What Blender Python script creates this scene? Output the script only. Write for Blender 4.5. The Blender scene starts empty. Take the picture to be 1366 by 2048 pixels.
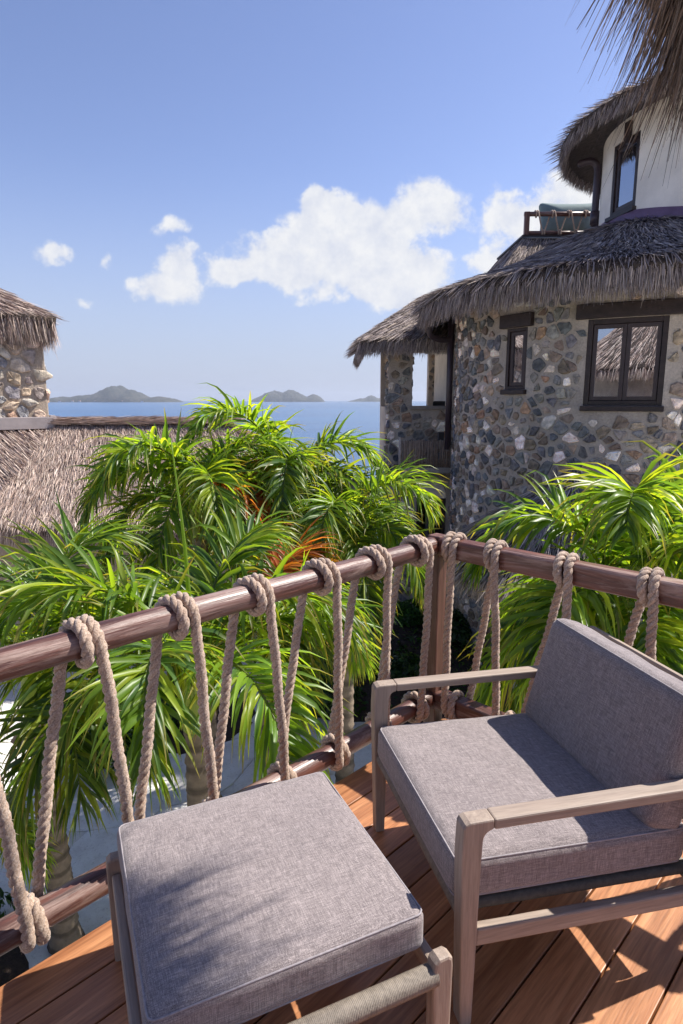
import bpy, bmesh, math, random
import numpy as np
from mathutils import Vector, Matrix
from math import radians as rad, sin, cos, pi

sc = bpy.context.scene
COL = bpy.context.collection
rng = np.random.default_rng(7)
random.seed(7)

# ------------------------------------------------------------------ camera
F = 1230.0; CX, CY = 683.0, 1024.0; PITCH = math.atan(224 / F); EYE = 1.7
cd = bpy.data.cameras.new('camera'); cam = bpy.data.objects.new('camera', cd); COL.objects.link(cam)
cam.location = (0, 0, EYE); cam.rotation_euler = (pi / 2 - PITCH, 0, 0)
cd.sensor_fit = 'VERTICAL'; cd.sensor_height = 36; cd.lens = F / 2048 * 36
cd.clip_start = 0.05; cd.clip_end = 60000
sc.camera = cam

# ------------------------------------------------------------------ light, sky
SUN_AZ = math.atan2(.93, .37)      # clockwise from +Y
SUN_EL = rad(51)
EXPO = 1.02
world = bpy.data.worlds.new('World'); sc.world = world; world.use_nodes = True
nt = world.node_tree; nt.nodes.clear()
def N(t, **k):
    n = nt.nodes.new(t)
    for a, b in k.items(): setattr(n, a, b)
    return n
def lk(a, b): nt.links.new(a, b)
out = N('ShaderNodeOutputWorld'); bg = N('ShaderNodeBackground'); bg.inputs[1].default_value = 0.085
lk(bg.outputs[0], out.inputs[0])
sky = N('ShaderNodeTexSky', sky_type='NISHITA', sun_disc=False, sun_elevation=SUN_EL, sun_rotation=SUN_AZ,
        altitude=0, air_density=1.0, dust_density=0.4, ozone_density=1.6)
tint = N('ShaderNodeMix', data_type='RGBA', blend_type='MULTIPLY'); tint.inputs[0].default_value = 1
tint.inputs[7].default_value = (.93, .85, .985, 1)
lk(sky.outputs[0], tint.inputs[6])
tc = N('ShaderNodeTexCoord'); sep = N('ShaderNodeSeparateXYZ'); lk(tc.outputs['Generated'], sep.inputs[0])
def M(op, a, b=None, clamp=False):
    n = N('ShaderNodeMath', operation=op, use_clamp=clamp)
    for i, x in enumerate((a, b)):
        if x is None: continue
        if isinstance(x, (int, float)): n.inputs[i].default_value = x
        else: lk(x, n.inputs[i])
    return n.outputs[0]
ysafe = M('MAXIMUM', sep.outputs[1], 0.05)
cu = M('DIVIDE', sep.outputs[0], ysafe); cw = M('DIVIDE', sep.outputs[2], ysafe)
cv = N('ShaderNodeCombineXYZ'); lk(cu, cv.inputs[0]); lk(cw, cv.inputs[1])
wn = N('ShaderNodeTexNoise'); wn.inputs['Scale'].default_value = 14; wn.inputs['Detail'].default_value = 5
lk(cv.outputs[0], wn.inputs['Vector'])
wsub = N('ShaderNodeVectorMath', operation='SUBTRACT'); lk(wn.outputs['Color'], wsub.inputs[0]); wsub.inputs[1].default_value = (.5, .5, .5)
wsc = N('ShaderNodeVectorMath', operation='SCALE'); lk(wsub.outputs[0], wsc.inputs[0]); wsc.inputs['Scale'].default_value = .055
wadd = N('ShaderNodeVectorMath', operation='ADD'); lk(cv.outputs[0], wadd.inputs[0]); lk(wsc.outputs[0], wadd.inputs[1])
def dirpx(u, v):
    a = (u - CX) / F; b = (v - CY) / F
    f = cos(PITCH) - b * sin(PITCH); d = sin(PITCH) + b * cos(PITCH)
    return a / f, -d / f
CL = [(560, 515, 135, 62, 1), (640, 455, 85, 75, 1), (700, 540, 190, 62, 1), (860, 410, 88, 62, 1), (800, 545, 125, 65, 1), (455, 540, 60, 30, .8),
      (745, 470, 110, 80, 1), (790, 600, 90, 28, .7), (630, 395, 36, 28, .9),
      (335, 570, 92, 42, .95), (355, 520, 50, 42, .8), (105, 508, 46, 28, .75), (345, 450, 42, 24, .5), (207, 514, 22, 20, .45),
      (1040, 445, 110, 58, .85), (1150, 380, 90, 70, .9), (990, 525, 80, 40, .8), (1010, 385, 36, 24, .4), (170, 608, 30, 14, .25), (640, 598, 60, 22, .4)]
acc = None
for (x, y, rx, ry, a) in CL:
    c = dirpx(x, y)
    s = N('ShaderNodeVectorMath', operation='SUBTRACT'); lk(wadd.outputs[0], s.inputs[0]); s.inputs[1].default_value = (c[0], c[1], 0)
    m = N('ShaderNodeVectorMath', operation='MULTIPLY'); lk(s.outputs[0], m.inputs[0]); m.inputs[1].default_value = (F / rx, F / ry, 0)
    l = N('ShaderNodeVectorMath', operation='LENGTH'); lk(m.outputs[0], l.inputs[0])
    v = M('MULTIPLY', M('SUBTRACT', 1.0, l.outputs['Value'], True), a)
    acc = v if acc is None else M('ADD', acc, v)
fn = N('ShaderNodeTexNoise'); fn.inputs['Scale'].default_value = 25; fn.inputs['Detail'].default_value = 9; fn.inputs['Roughness'].default_value = .62
lk(cv.outputs[0], fn.inputs['Vector'])
dens = M('ADD', acc, M('MULTIPLY', M('SUBTRACT', fn.outputs['Fac'], .53), 1.4))
have = M('MULTIPLY', acc, 9.0, True)
mr = N('ShaderNodeMapRange', interpolation_type='SMOOTHSTEP'); lk(dens, mr.inputs[0])
mr.inputs[1].default_value = 0.02; mr.inputs[2].default_value = .46
alpha = M('MULTIPLY', M('MULTIPLY', mr.outputs[0], have), M('GREATER_THAN', sep.outputs[1], .06))
# cloud tones by noise, then pale horizon haze mixed into the sky colour
cr = N('ShaderNodeMapRange'); lk(fn.outputs['Fac'], cr.inputs[0]); cr.inputs[1].default_value = .35; cr.inputs[2].default_value = .62
ccol = N('ShaderNodeMix', data_type='RGBA'); lk(cr.outputs[0], ccol.inputs[0])
ccol.inputs[6].default_value = (4.2, 4.4, 5.0, 1); ccol.inputs[7].default_value = (5.2, 5.25, 5.4, 1)
cm = N('ShaderNodeMix', data_type='RGBA'); lk(alpha, cm.inputs[0])
hz = N('ShaderNodeMapRange', interpolation_type='SMOOTHSTEP'); lk(sep.outputs[2], hz.inputs[0]); hz.inputs[1].default_value = .34; hz.inputs[2].default_value = -.03; hz.inputs[3].default_value = 0; hz.inputs[4].default_value = .9
hm = N('ShaderNodeMix', data_type='RGBA'); lk(hz.outputs[0], hm.inputs[0]); lk(tint.outputs[2], hm.inputs[6]); hm.inputs[7].default_value = (2.75, 3.2, 4.3, 1)
lk(hm.outputs[2], cm.inputs[6]); lk(ccol.outputs[2], cm.inputs[7])
lk(cm.outputs[2], bg.inputs[0])

sd = bpy.data.lights.new('sun', 'SUN'); so = bpy.data.objects.new('sun', sd); COL.objects.link(so)
sd.energy = 4.0; sd.angle = rad(.53); sd.color = (1, .95, .87)
SUNV = Vector((sin(SUN_AZ) * cos(SUN_EL), cos(SUN_AZ) * cos(SUN_EL), sin(SUN_EL)))
so.rotation_euler = SUNV.to_track_quat('Z', 'Y').to_euler()
vs = sc.view_settings; vs.view_transform = 'Standard'; vs.look = 'None'; vs.exposure = EXPO; vs.gamma = 1; vs.use_curve_mapping = False
sc.cycles.max_bounces = 8; sc.cycles.transparent_max_bounces = 12; sc.cycles.transmission_bounces = 6

# ------------------------------------------------------------------ helpers
def at(u, v, Y=None, z=None):
    a = (u - CX) / F; b = (v - CY) / F
    f = cos(PITCH) - b * sin(PITCH); d = sin(PITCH) + b * cos(PITCH)
    k = Y / f if Y is not None else (EYE - z) / d
    return Vector((a * k, f * k, EYE - d * k))
def props(o, label=None, cat=None, group=None, kind=None):
    if label: o['label'] = label
    if cat: o['category'] = cat
    if group: o['group'] = group
    if kind: o['kind'] = kind
    return o
def empty(name, loc=(0, 0, 0), rz=0, label=None, cat=None, group=None, kind=None):
    o = bpy.data.objects.new(name, None); COL.objects.link(o); o.location = loc; o.rotation_euler = (0, 0, rz)
    o.empty_display_size = .1
    return props(o, label, cat, group, kind)
def link(name, me, mat, parent=None, loc=None, rot=None, smooth=False):
    o = bpy.data.objects.new(name, me); COL.objects.link(o)
    if mat is not None and not me.materials: me.materials.append(mat)
    if parent: o.parent = parent
    if loc is not None: o.location = loc
    if rot is not None: o.rotation_euler = rot
    if smooth and len(me.polygons): me.polygons.foreach_set('use_smooth', [True] * len(me.polygons))
    return o
def np_mesh(name, V, Q, col=None):
    """V (n,3); Q (m,k) faces of equal size k; col (n,3)."""
    V = np.asarray(V, dtype=np.float32).reshape(-1, 3); Q = np.asarray(Q, dtype=np.int32)
    k = Q.shape[1]; me = bpy.data.meshes.new(name)
    me.vertices.add(len(V)); me.vertices.foreach_set('co', V.ravel())
    me.loops.add(Q.size); me.loops.foreach_set('vertex_index', Q.ravel())
    me.polygons.add(len(Q)); me.polygons.foreach_set('loop_start', np.arange(0, Q.size, k, dtype=np.int32))
    me.polygons.foreach_set('loop_total', np.full(len(Q), k, dtype=np.int32))
    me.update(calc_edges=True)
    if col is not None: setcol(me, col)
    return me
def setcol(me, col):
    a = me.color_attributes.new('Col', 'FLOAT_COLOR', 'POINT')
    c = np.ones((len(me.vertices), 4), np.float32); c[:, :3] = col
    a.data.foreach_set('color', c.ravel())
def bm_mesh(bm, name='m', col=None):
    me = bpy.data.meshes.new(name); bm.normal_update(); bm.to_mesh(me); bm.free()
    if col is not None: setcol(me, col)
    return me
def box_bm(x0, x1, y0, y1, z0, z1, bev=0, seg=2):
    bm = bmesh.new()
    bmesh.ops.create_cube(bm, size=1, matrix=Matrix.Translation(((x0 + x1) / 2, (y0 + y1) / 2, (z0 + z1) / 2)) @ Matrix.Diagonal((x1 - x0, y1 - y0, z1 - z0, 1)))
    if bev: bmesh.ops.bevel(bm, geom=bm.edges[:], offset=bev, segments=seg, profile=.5, affect='EDGES')
    return bm
def box(name, x0, x1, y0, y1, z0, z1, mat, parent=None, bev=0, seg=2, loc=None, rot=None):
    return link(name, bm_mesh(box_bm(x0, x1, y0, y1, z0, z1, bev, seg), name), mat, parent, loc, rot, smooth=False)
def prism_bm(pts, y0, y1, bev=0, seg=2):
    bm = bmesh.new()
    a = [bm.verts.new((x, y0, z)) for x, z in pts]; b = [bm.verts.new((x, y1, z)) for x, z in pts]
    bm.faces.new(a); bm.faces.new(b[::-1]); n = len(pts)
    for i in range(n): bm.faces.new((a[i], b[i], b[(i + 1) % n], a[(i + 1) % n]))
    bmesh.ops.recalc_face_normals(bm, faces=bm.faces[:])
    if bev:
        ed = [e for e in bm.edges if len(e.link_faces) == 2 and e.calc_face_angle(0) > .9]
        bmesh.ops.bevel(bm, geom=ed, offset=bev, segments=seg, profile=.5, affect='EDGES')
    return bm
def tube_mesh(path, radii, sides=12, name='tube', cap=True, col=None):
    P = np.asarray(path, float); n = len(P)
    R = np.full(n, radii) if np.isscalar(radii) else np.asarray(radii)
    T = np.gradient(P, axis=0); T /= np.linalg.norm(T, axis=1)[:, None] + 1e-12
    up = np.array([0, 0, 1.]) if abs(T[0][2]) < .9 else np.array([1., 0, 0])
    nrm = up - T[0] * up.dot(T[0]); nrm /= np.linalg.norm(nrm); Ns = [nrm]
    for i in range(1, n):
        v = Ns[-1] - T[i] * Ns[-1].dot(T[i]); Ns.append(v / np.linalg.norm(v))
    Ns = np.array(Ns); Bs = np.cross(T, Ns)
    a = np.linspace(0, 2 * pi, sides, endpoint=False)
    V = P[:, None] + R[:, None, None] * (np.cos(a)[None, :, None] * Ns[:, None] + np.sin(a)[None, :, None] * Bs[:, None])
    i = np.arange(n - 1)[:, None] * sides; j = np.arange(sides)[None]; j2 = (j + 1) % sides
    Q = np.stack([i + j, i + j2, i + sides + j2, i + sides + j], -1).reshape(-1, 4)
    V = V.reshape(-1, 3)
    if cap:
        c0 = len(V); V = np.vstack([V, P[:1], P[-1:]])
        jj = np.arange(0, sides, 1); e = (n - 1) * sides
        q0 = np.stack([np.full(sides, c0), (jj + 1) % sides, jj, jj], -1)
        # closing fans as tiny quads pairs
        h = np.arange(0, sides, 2)
        qa = np.stack([np.full(len(h), c0), (h + 2) % sides, (h + 1) % sides, h], -1)
        qb = np.stack([np.full(len(h), c0 + 1), e + h, e + (h + 1) % sides, e + (h + 2) % sides], -1)
        Q = np.vstack([Q, qa, qb])
    me = np_mesh(name, V, Q, None if col is None else np.tile(col, (len(V), 1)))
    return me
def frames(P):
    T = np.gradient(P, axis=0); T /= np.linalg.norm(T, axis=1)[:, None] + 1e-12
    up = np.array([.3, .2, 1.]); nrm = up - T[0] * up.dot(T[0]); nrm /= np.linalg.norm(nrm); Ns = [nrm]
    for i in range(1, len(P)):
        v = Ns[-1] - T[i] * Ns[-1].dot(T[i]); Ns.append(v / np.linalg.norm(v))
    Ns = np.array(Ns); return T, Ns, np.cross(T, Ns)
def resample(P, ds):
    P = np.asarray(P, float); d = np.r_[0, np.cumsum(np.linalg.norm(np.diff(P, axis=0), axis=1))]
    s = np.linspace(0, d[-1], max(4, int(d[-1] / ds)))
    return np.stack([np.interp(s, d, P[:, k]) for k in range(3)], 1), s
def smoothP(P, k=3):
    for _ in range(k):
        Q = P.copy(); Q[1:-1] = (P[:-2] + 2 * P[1:-1] + P[2:]) / 4; P = Q
    return P

# ------------------------------------------------------------------ materials
def mat(name):
    m = bpy.data.materials.new(name); m.use_nodes = True
    t = m.node_tree; b = t.nodes['Principled BSDF']
    return m, t, b
def nd(t, ty, **k):
    n = t.nodes.new(ty)
    for a, b in k.items():
        if a in ('data_type', 'blend_type', 'operation', 'interpolation_type', 'wave_type', 'bands_direction', 'feature', 'distance', 'attribute_name', 'noise_dimensions'): setattr(n, a, b)
        else: n.inputs[a.replace('_', ' ')].default_value = b
    return n
def ramp(t, src, stops):
    r = t.nodes.new('ShaderNodeValToRGB'); e = r.color_ramp.elements
    while len(e) > 1: e.remove(e[-1])
    e[0].position = stops[0][0]; e[0].color = (*stops[0][1], 1)
    for p, c in stops[1:]:
        x = e.new(p); x.color = (*c, 1)
    t.links.new(src, r.inputs[0]); return r.outputs[0]
def coords(t, scale=(1, 1, 1), kind='Object', rot=(0, 0, 0)):
    c = t.nodes.new('ShaderNodeTexCoord'); m = t.nodes.new('ShaderNodeMapping')
    m.inputs['Scale'].default_value = scale; m.inputs['Rotation'].default_value = rot
    t.links.new(c.outputs[kind], m.inputs[0]); return m.outputs[0]
def noise(t, vec, scale, detail=4, rough=.5, dist=0):
    n = t.nodes.new('ShaderNodeTexNoise'); n.inputs['Scale'].default_value = scale; n.inputs['Detail'].default_value = detail
    n.inputs['Roughness'].default_value = rough; n.inputs['Distortion'].default_value = dist
    t.links.new(vec, n.inputs['Vector']); return n.outputs['Fac']
def bump(t, h, b, strength=.3, dist=.01, prev=None):
    n = t.nodes.new('ShaderNodeBump'); n.inputs['Strength'].default_value = strength; n.inputs['Distance'].default_value = dist
    t.links.new(h, n.inputs['Height'])
    if prev: t.links.new(prev, n.inputs['Normal'])
    t.links.new(n.outputs[0], b.inputs['Normal']); return n.outputs[0]
def mixc(t, fac, a, b, mode='MIX'):
    n = t.nodes.new('ShaderNodeMix'); n.data_type = 'RGBA'; n.blend_type = mode
    for i, x in ((0, fac), (6, a), (7, b)):
        if isinstance(x, (int, float)): n.inputs[i].default_value = x
        elif isinstance(x, tuple): n.inputs[i].default_value = (*x, 1)
        else: t.links.new(x, n.inputs[i])
    return n.outputs[2]
def mathn(t, op, a, b):
    n = t.nodes.new('ShaderNodeMath'); n.operation = op
    for i, x in enumerate((a, b)):
        if isinstance(x, (int, float)): n.inputs[i].default_value = x
        else: t.links.new(x, n.inputs[i])
    return n.outputs[0]
def attr(t, name='Col'):
    n = t.nodes.new('ShaderNodeAttribute'); n.attribute_name = name; return n.outputs['Color']

def wood(name, dark, light, axis, rough=.45, grain=1.0, worn=None, bstr=.25, rvar=.25, coat=0):
    m, t, b = mat(name)
    s = [26, 26, 26]; s[axis] = 1.6
    v = coords(t, tuple(s))
    oi = t.nodes.new('ShaderNodeObjectInfo')
    off = t.nodes.new('ShaderNodeVectorMath'); off.operation = 'ADD'; t.links.new(v, off.inputs[0])
    sv = t.nodes.new('ShaderNodeVectorMath'); sv.operation = 'SCALE'; sv.inputs[0].default_value = (37, 51, 23); t.links.new(oi.outputs['Random'], sv.inputs['Scale'])
    t.links.new(sv.outputs[0], off.inputs[1]); v = off.outputs[0]
    g = noise(t, v, grain, 6, .6, .6); g2 = noise(t, v, grain * 5, 3, .6)
    c = ramp(t, g, [(.3, dark), (.7, light)])
    fine = ramp(t, g2, [(.35, (.62, .62, .62)), (.6, (1, 1, 1))])
    c = mixc(t, .8 if 'teak' not in name else .45, c, fine, 'MULTIPLY')
    if worn:
        s2 = [9, 9, 9]; s2[axis] = 1.1
        w = noise(t, coords(t, tuple(s2)), 1.3, 8, .72, .8)
        f = ramp(t, w, [(.5, (0, 0, 0)), (.66, (1, 1, 1))])
        c = mixc(t, f, c, worn)
    if rvar:
        k = t.nodes.new('ShaderNodeMapRange'); k.inputs[3].default_value = 1 - rvar; k.inputs[4].default_value = 1 + rvar
        t.links.new(oi.outputs['Random'], k.inputs[0])
        h = t.nodes.new('ShaderNodeHueSaturation'); t.links.new(k.outputs[0], h.inputs['Value']); t.links.new(c, h.inputs['Color']); c = h.outputs[0]
    t.links.new(c, b.inputs['Base Color']); b.inputs['Roughness'].default_value = rough
    b.inputs['Coat Weight'].default_value = coat; b.inputs['Coat Roughness'].default_value = .25
    bump(t, mathn(t, 'ADD', g, mathn(t, 'MULTIPLY', g2, .6)), b, bstr, .004)
    return m
RAIL = wood('rail_varnish', (.055, .02, .014), (.2, .075, .052), 0, .45, 1.0, (.32, .22, .185), .95, .1, coat=.18)
RAILZ = wood('post_wood', (.08, .032, .022), (.24, .11, .08), 2, .5, 1.0, (.27, .17, .13), .35, .05)
DECK = wood('deck_hardwood', (.27, .1, .04), (.56, .26, .12), 0, .4, .8, None, .2, .28)
TEAKX = wood('grey_teak_x', (.27, .205, .165), (.4, .315, .25), 0, .62, 1.6, None, .3, 0)
TEAKZ = wood('grey_teak_z', (.27, .205, .165), (.4, .315, .25), 2, .62, 1.6, None, .3, 0)
TEAKY = wood('grey_teak_y', (.27, .205, .165), (.4, .315, .25), 1, .62, 1.6, None, .3, 0)
DARKW = wood('dark_timber', (.018, .011, .01), (.05, .03, .027), 0, .5, .6, None, .5, .1)

def fabric(name):
    m, t, b = mat(name)
    v = coords(t, (1, 1, 1))
    def weave(ax):
        s = [90, 90, 90]; s[ax] = 5
        return noise(t, coords(t, tuple(s)), 6.0, 3, .7)
    wx, wy, wz = weave(0), weave(1), weave(2)
    s = mathn(t, 'ADD', mathn(t, 'ADD', wx, wy), wz); s = mathn(t, 'MULTIPLY', s, .3333)
    c = ramp(t, s, [(.385, (.095, .078, .078)), (.5, (.235, .197, .193)), (.615, (.46, .395, .38))])
    big = noise(t, v, 3.0, 3, .5)
    c = mixc(t, .5, c, ramp(t, big, [(.3, (.82, .82, .84)), (.7, (1, 1, 1))]), 'MULTIPLY')
    t.links.new(c, b.inputs['Base Color']); b.inputs['Roughness'].default_value = .9
    b.inputs['Sheen Weight'].default_value = .25; b.inputs['Specular IOR Level'].default_value = .25
    n1 = bump(t, s, b, .55, .003)
    bump(t, noise(t, v, 5.5, 4, .55, .6), b, .45, .025, n1)
    return m
FABRIC = fabric('linen_upholstery')

def simple(name, c, rough=.6, var=0, scale=8, bstr=0, metal=0, spec=.5):
    m, t, b = mat(name)
    if var:
        n = noise(t, coords(t), scale, 6, .6)
        cc = ramp(t, n, [(.3, tuple(x * (1 - var) for x in c)), (.7, tuple(min(1, x * (1 + var)) for x in c))])
        t.links.new(cc, b.inputs['Base Color'])
        if bstr: bump(t, n, b, bstr, .02)
    else: b.inputs['Base Color'].default_value = (*c, 1)
    b.inputs['Roughness'].default_value = rough; b.inputs['Metallic'].default_value = metal; b.inputs['Specular IOR Level'].default_value = spec
    return m
PIPE = simple('painted_pipe', (.045, .03, .04), .4, .2, 5)
FLASH = simple('lead_flashing', (.16, .1, .17), .5, .2, 4)
FLASHL = simple('light_flashing', (.36, .31, .3), .5, .15, 6)
PLASTER = simple('cream_plaster', (.82, .77, .68), .85, .12, 2.2, .35)
SHELL = simple('dark_interior', (.03, .028, .028), .9)  # near-black colour; also stands in for shade in rooms and board gaps
SOIL = simple('mulch', (.035, .022, .015), .95, .5, 30, .8)
CORD = simple('grey_cord', (.22, .185, .15), .75, .25, 60, .2)
CORDD = simple('dark_cord', (.07, .065, .055), .75, .25, 60, .2)
PIPING = simple('piping', (.3, .27, .28), .85, .2, 80)
TEAL = simple('teal_canvas', (.16, .22, .22), .8, .15, 6, .3)
WHITE = simple('white_wall', (.75, .73, .7), .8, .08, 3)
BLUE = simple('blue_cloth', (.01, .03, .25), .8)
BOXM = simple('speaker_grey', (.06, .06, .07), .5)

def rope_mat():
    m, t, b = mat('sisal_rope')
    v = coords(t)
    n = noise(t, v, 160, 4, .7); g = noise(t, v, 9, 3, .5)
    c = ramp(t, n, [(.3, (.26, .175, .125)), (.5, (.48, .355, .27)), (.7, (.7, .56, .46))])
    c = mixc(t, .7, c, ramp(t, g, [(.3, (.75, .72, .7)), (.7, (1, 1, 1))]), 'MULTIPLY')
    c = mixc(t, 1.0, c, attr(t), 'MULTIPLY')
    t.links.new(c, b.inputs['Base Color']); b.inputs['Roughness'].default_value = .92; b.inputs['Sheen Weight'].default_value = .3
    b.inputs['Specular IOR Level'].default_value = .2
    bump(t, n, b, .7, .004); return m
ROPE = rope_mat()

def colmat(name, rough=.9, var=.35, scale=18, bstr=.5, bdist=.02, spec=.3, fine=120):
    m, t, b = mat(name)
    v = coords(t)
    n = noise(t, v, scale, 7, .62)
    k = ramp(t, n, [(.28, (1 - var,) * 3), (.72, (1 + var * .6,) * 3)])
    c = mixc(t, 1.0, attr(t), k, 'MULTIPLY')
    t.links.new(c, b.inputs['Base Color']); b.inputs['Roughness'].default_value = rough; b.inputs['Specular IOR Level'].default_value = spec
    if bstr: bump(t, n, b, bstr, bdist)
    return m
STONE = colmat('field_stone', .82, .6, 11, 1.0, .05)
THATCH = colmat('thatch_straw', .85, .25, 9, 0, spec=.15)
TRUNKM = colmat('palm_trunk', .9, .35, 14, .5, .01)

def mortar(name, a, bcol):
    m, t, b = mat(name)
    v = coords(t); n = noise(t, v, 2.2, 5, .6); n2 = noise(t, v, 38, 6, .7)
    c = ramp(t, n, [(.35, a), (.65, bcol)])
    c = mixc(t, .7, c, ramp(t, n2, [(.3, (.6, .6, .6)), (.65, (1.1, 1.1, 1.1))]), 'MULTIPLY')
    t.links.new(c, b.inputs['Base Color']); b.inputs['Roughness'].default_value = .95
    bump(t, n2, b, .7, .02); return m
MORTAR = mortar('grey_mortar', (.4, .345, .295), (.56, .485, .41))
MORTARL = mortar('sandy_mortar', (.4, .31, .23), (.5, .42, .34))

def thatch_base():
    m, t, b = mat('thatch_bed')
    n = noise(t, coords(t), 14, 6, .7)
    c = ramp(t, n, [(.3, (.03, .022, .018)), (.7, (.12, .09, .075))])
    t.links.new(c, b.inputs['Base Color']); b.inputs['Roughness'].default_value = .95; bump(t, n, b, .8, .04); return m
TBASE = thatch_base()

def leaf_mat(name='palm_leaf'):
    m, t, b = mat(name)
    b.inputs['Roughness'].default_value = .38; b.inputs['Specular IOR Level'].default_value = .5
    c = attr(t); t.links.new(c, b.inputs['Base Color'])
    tr = t.nodes.new('ShaderNodeBsdfTranslucent')
    tcx = mixc(t, 1.0, c, (2.6, 2.3, .7), 'MULTIPLY'); t.links.new(tcx, tr.inputs[0])
    mx = t.nodes.new('ShaderNodeMixShader'); mx.inputs[0].default_value = .5
    t.links.new(b.outputs[0], mx.inputs[1]); t.links.new(tr.outputs[0], mx.inputs[2])
    t.links.new(mx.outputs[0], t.nodes['Material Output'].inputs[0]); return m
LEAF = leaf_mat()

def glass_mat():
    m = bpy.data.materials.new('window_glass'); m.use_nodes = True; t = m.node_tree; t.nodes.clear()
    o = t.nodes.new('ShaderNodeOutputMaterial'); g = t.nodes.new('ShaderNodeBsdfGlossy'); g.inputs['Roughness'].default_value = .01
    g.inputs[0].default_value = (.8, .85, .95, 1)
    tr = t.nodes.new('ShaderNodeBsdfTransparent'); tr.inputs[0].default_value = (.35, .38, .4, 1)
    fr = t.nodes.new('ShaderNodeFresnel'); fr.inputs[0].default_value = 2.6
    mx = t.nodes.new('ShaderNodeMixShader')
    k = mathn(t, 'ADD', fr.outputs[0], .35); t.links.new(k, mx.inputs[0])
    t.links.new(tr.outputs[0], mx.inputs[1]); t.links.new(g.outputs[0], mx.inputs[2]); t.links.new(mx.outputs[0], o.inputs[0]); return m
GLASS = glass_mat()

# ------------------------------------------------------------------ sea, ground, path
def sea_mat():
    m, t, b = mat('sea_water')
    v = coords(t)
    n = noise(t, v, .02, 9, .62); n2 = noise(t, v, .35, 4, .6)
    c = ramp(t, noise(t, v, .0016, 4, .5), [(.35, (.012, .075, .2)), (.65, (.02, .11, .25))])
    c = mixc(t, .6, c, ramp(t, noise(t, v, .012, 9, .7), [(.35, (.6, .65, .7)), (.65, (1.3, 1.2, 1.15))]), 'MULTIPLY')
    t.links.new(c, b.inputs['Base Color']); b.inputs['Roughness'].default_value = .22; b.inputs['IOR'].default_value = 1.33
    n1 = bump(t, n, b, .6, 6.0); n3 = bump(t, n2, b, .5, .5, n1)
    sp = t.nodes.new('ShaderNodeSeparateXYZ'); cc = t.nodes.new('ShaderNodeTexCoord'); t.links.new(cc.outputs['Object'], sp.inputs[0])
    # sheltered bright water off the headland, ruffled blue water out to the left
    d1 = mathn(t, 'ADD', sp.outputs[0], mathn(t, 'MULTIPLY', sp.outputs[1], .12)); d1 = mathn(t, 'ADD', d1, mathn(t, 'MULTIPLY', noise(t, v, .004, 4, .6), 260))
    mr_ = t.nodes.new('ShaderNodeMapRange'); t.links.new(d1, mr_.inputs[0]); mr_.inputs[1].default_value = 60; mr_.inputs[2].default_value = 330
    mr_.inputs[3].default_value = .6; mr_.inputs[4].default_value = .03
    for nn_ in t.nodes:
        if nn_.type == 'BUMP': t.links.new(mr_.outputs[0], nn_.inputs['Strength'])
    return m
SEA = sea_mat()
SEA_Z = -15.0
bm = bmesh.new(); bmesh.ops.create_circle(bm, cap_ends=True, radius=11500, segments=96)
props(link('sea', bm_mesh(bm), SEA, loc=(0, 0, SEA_Z)), kind='structure')

def sstep(x, a, b):
    t = np.clip((x - a) / (b - a), 0, 1); return t * t * (3 - 2 * t)
GZ = -2.8
xs = np.concatenate([np.linspace(-90, -14, 14), np.linspace(-12, 12, 49), np.linspace(14, 90, 14)])
ys = np.concatenate([np.linspace(-60, -2, 10), np.linspace(0, 22, 45), np.linspace(24, 80, 20)])
X, Y = np.meshgrid(xs, ys, indexing='ij')
Z = GZ - .02 - 16 * sstep(Y, 17, 60) - 8 * sstep(np.abs(X), 40, 88) * 1.6 + rng.normal(0, .015, X.shape)
nx, ny = X.shape; i, j = np.meshgrid(np.arange(nx - 1), np.arange(ny - 1), indexing='ij'); q = (i * ny + j).ravel()
me = np_mesh('ground', np.stack([X, Y, Z], -1), np.stack([q, q + ny, q + ny + 1, q + 1], -1))
BOUNCE_GROUND = simple('pale_bounce_ground', (.55, .5, .43), .95, .18, 1.2, .4)  # ground made pale so it bounces sunlight up onto the shaded walls
props(link('ground', me, BOUNCE_GROUND), kind='structure')

def clip_poly(poly, p, n):
    out = []
    for k in range(len(poly)):
        a, b = poly[k], poly[(k + 1) % len(poly)]
        da = (a[0] - p[0]) * n[0] + (a[1] - p[1]) * n[1]; db = (b[0] - p[0]) * n[0] + (b[1] - p[1]) * n[1]
        if da <= 0: out.append(a)
        if da * db < 0:
            s = da / (da - db); out.append((a[0] + (b[0] - a[0]) * s, a[1] + (b[1] - a[1]) * s))
    return out
def voronoi(x0, x1, y0, y1, sp, jit=.42, r=None, gap=0.0):
    r = r or rng; S = []; row = 0; y = y0 - sp
    while y < y1 + sp:
        x = x0 - sp + (sp / 2 if row % 2 else 0)
        while x < x1 + sp:
            S.append((x + r.uniform(-jit, jit) * sp, y + r.uniform(-jit, jit) * sp)); x += sp
        y += sp * .87; row += 1
    S = np.array(S); cells = []
    for k, s in enumerate(S):
        if not (x0 <= s[0] <= x1 and y0 <= s[1] <= y1): continue
        d = np.linalg.norm(S - s, axis=1); idx = np.argsort(d)[1:15]
        poly = [(s[0] - 2 * sp, s[1] - 2 * sp), (s[0] + 2 * sp, s[1] - 2 * sp), (s[0] + 2 * sp, s[1] + 2 * sp), (s[0] - 2 * sp, s[1] + 2 * sp)]
        for t in idx:
            dv = S[t] - s; L = np.linalg.norm(dv); n = dv / L
            poly = clip_poly(poly, s + n * (L / 2 - gap), n)
            if len(poly) < 3: break
        if len(poly) >= 3: cells.append((s, np.array(poly)))
    return cells
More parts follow.
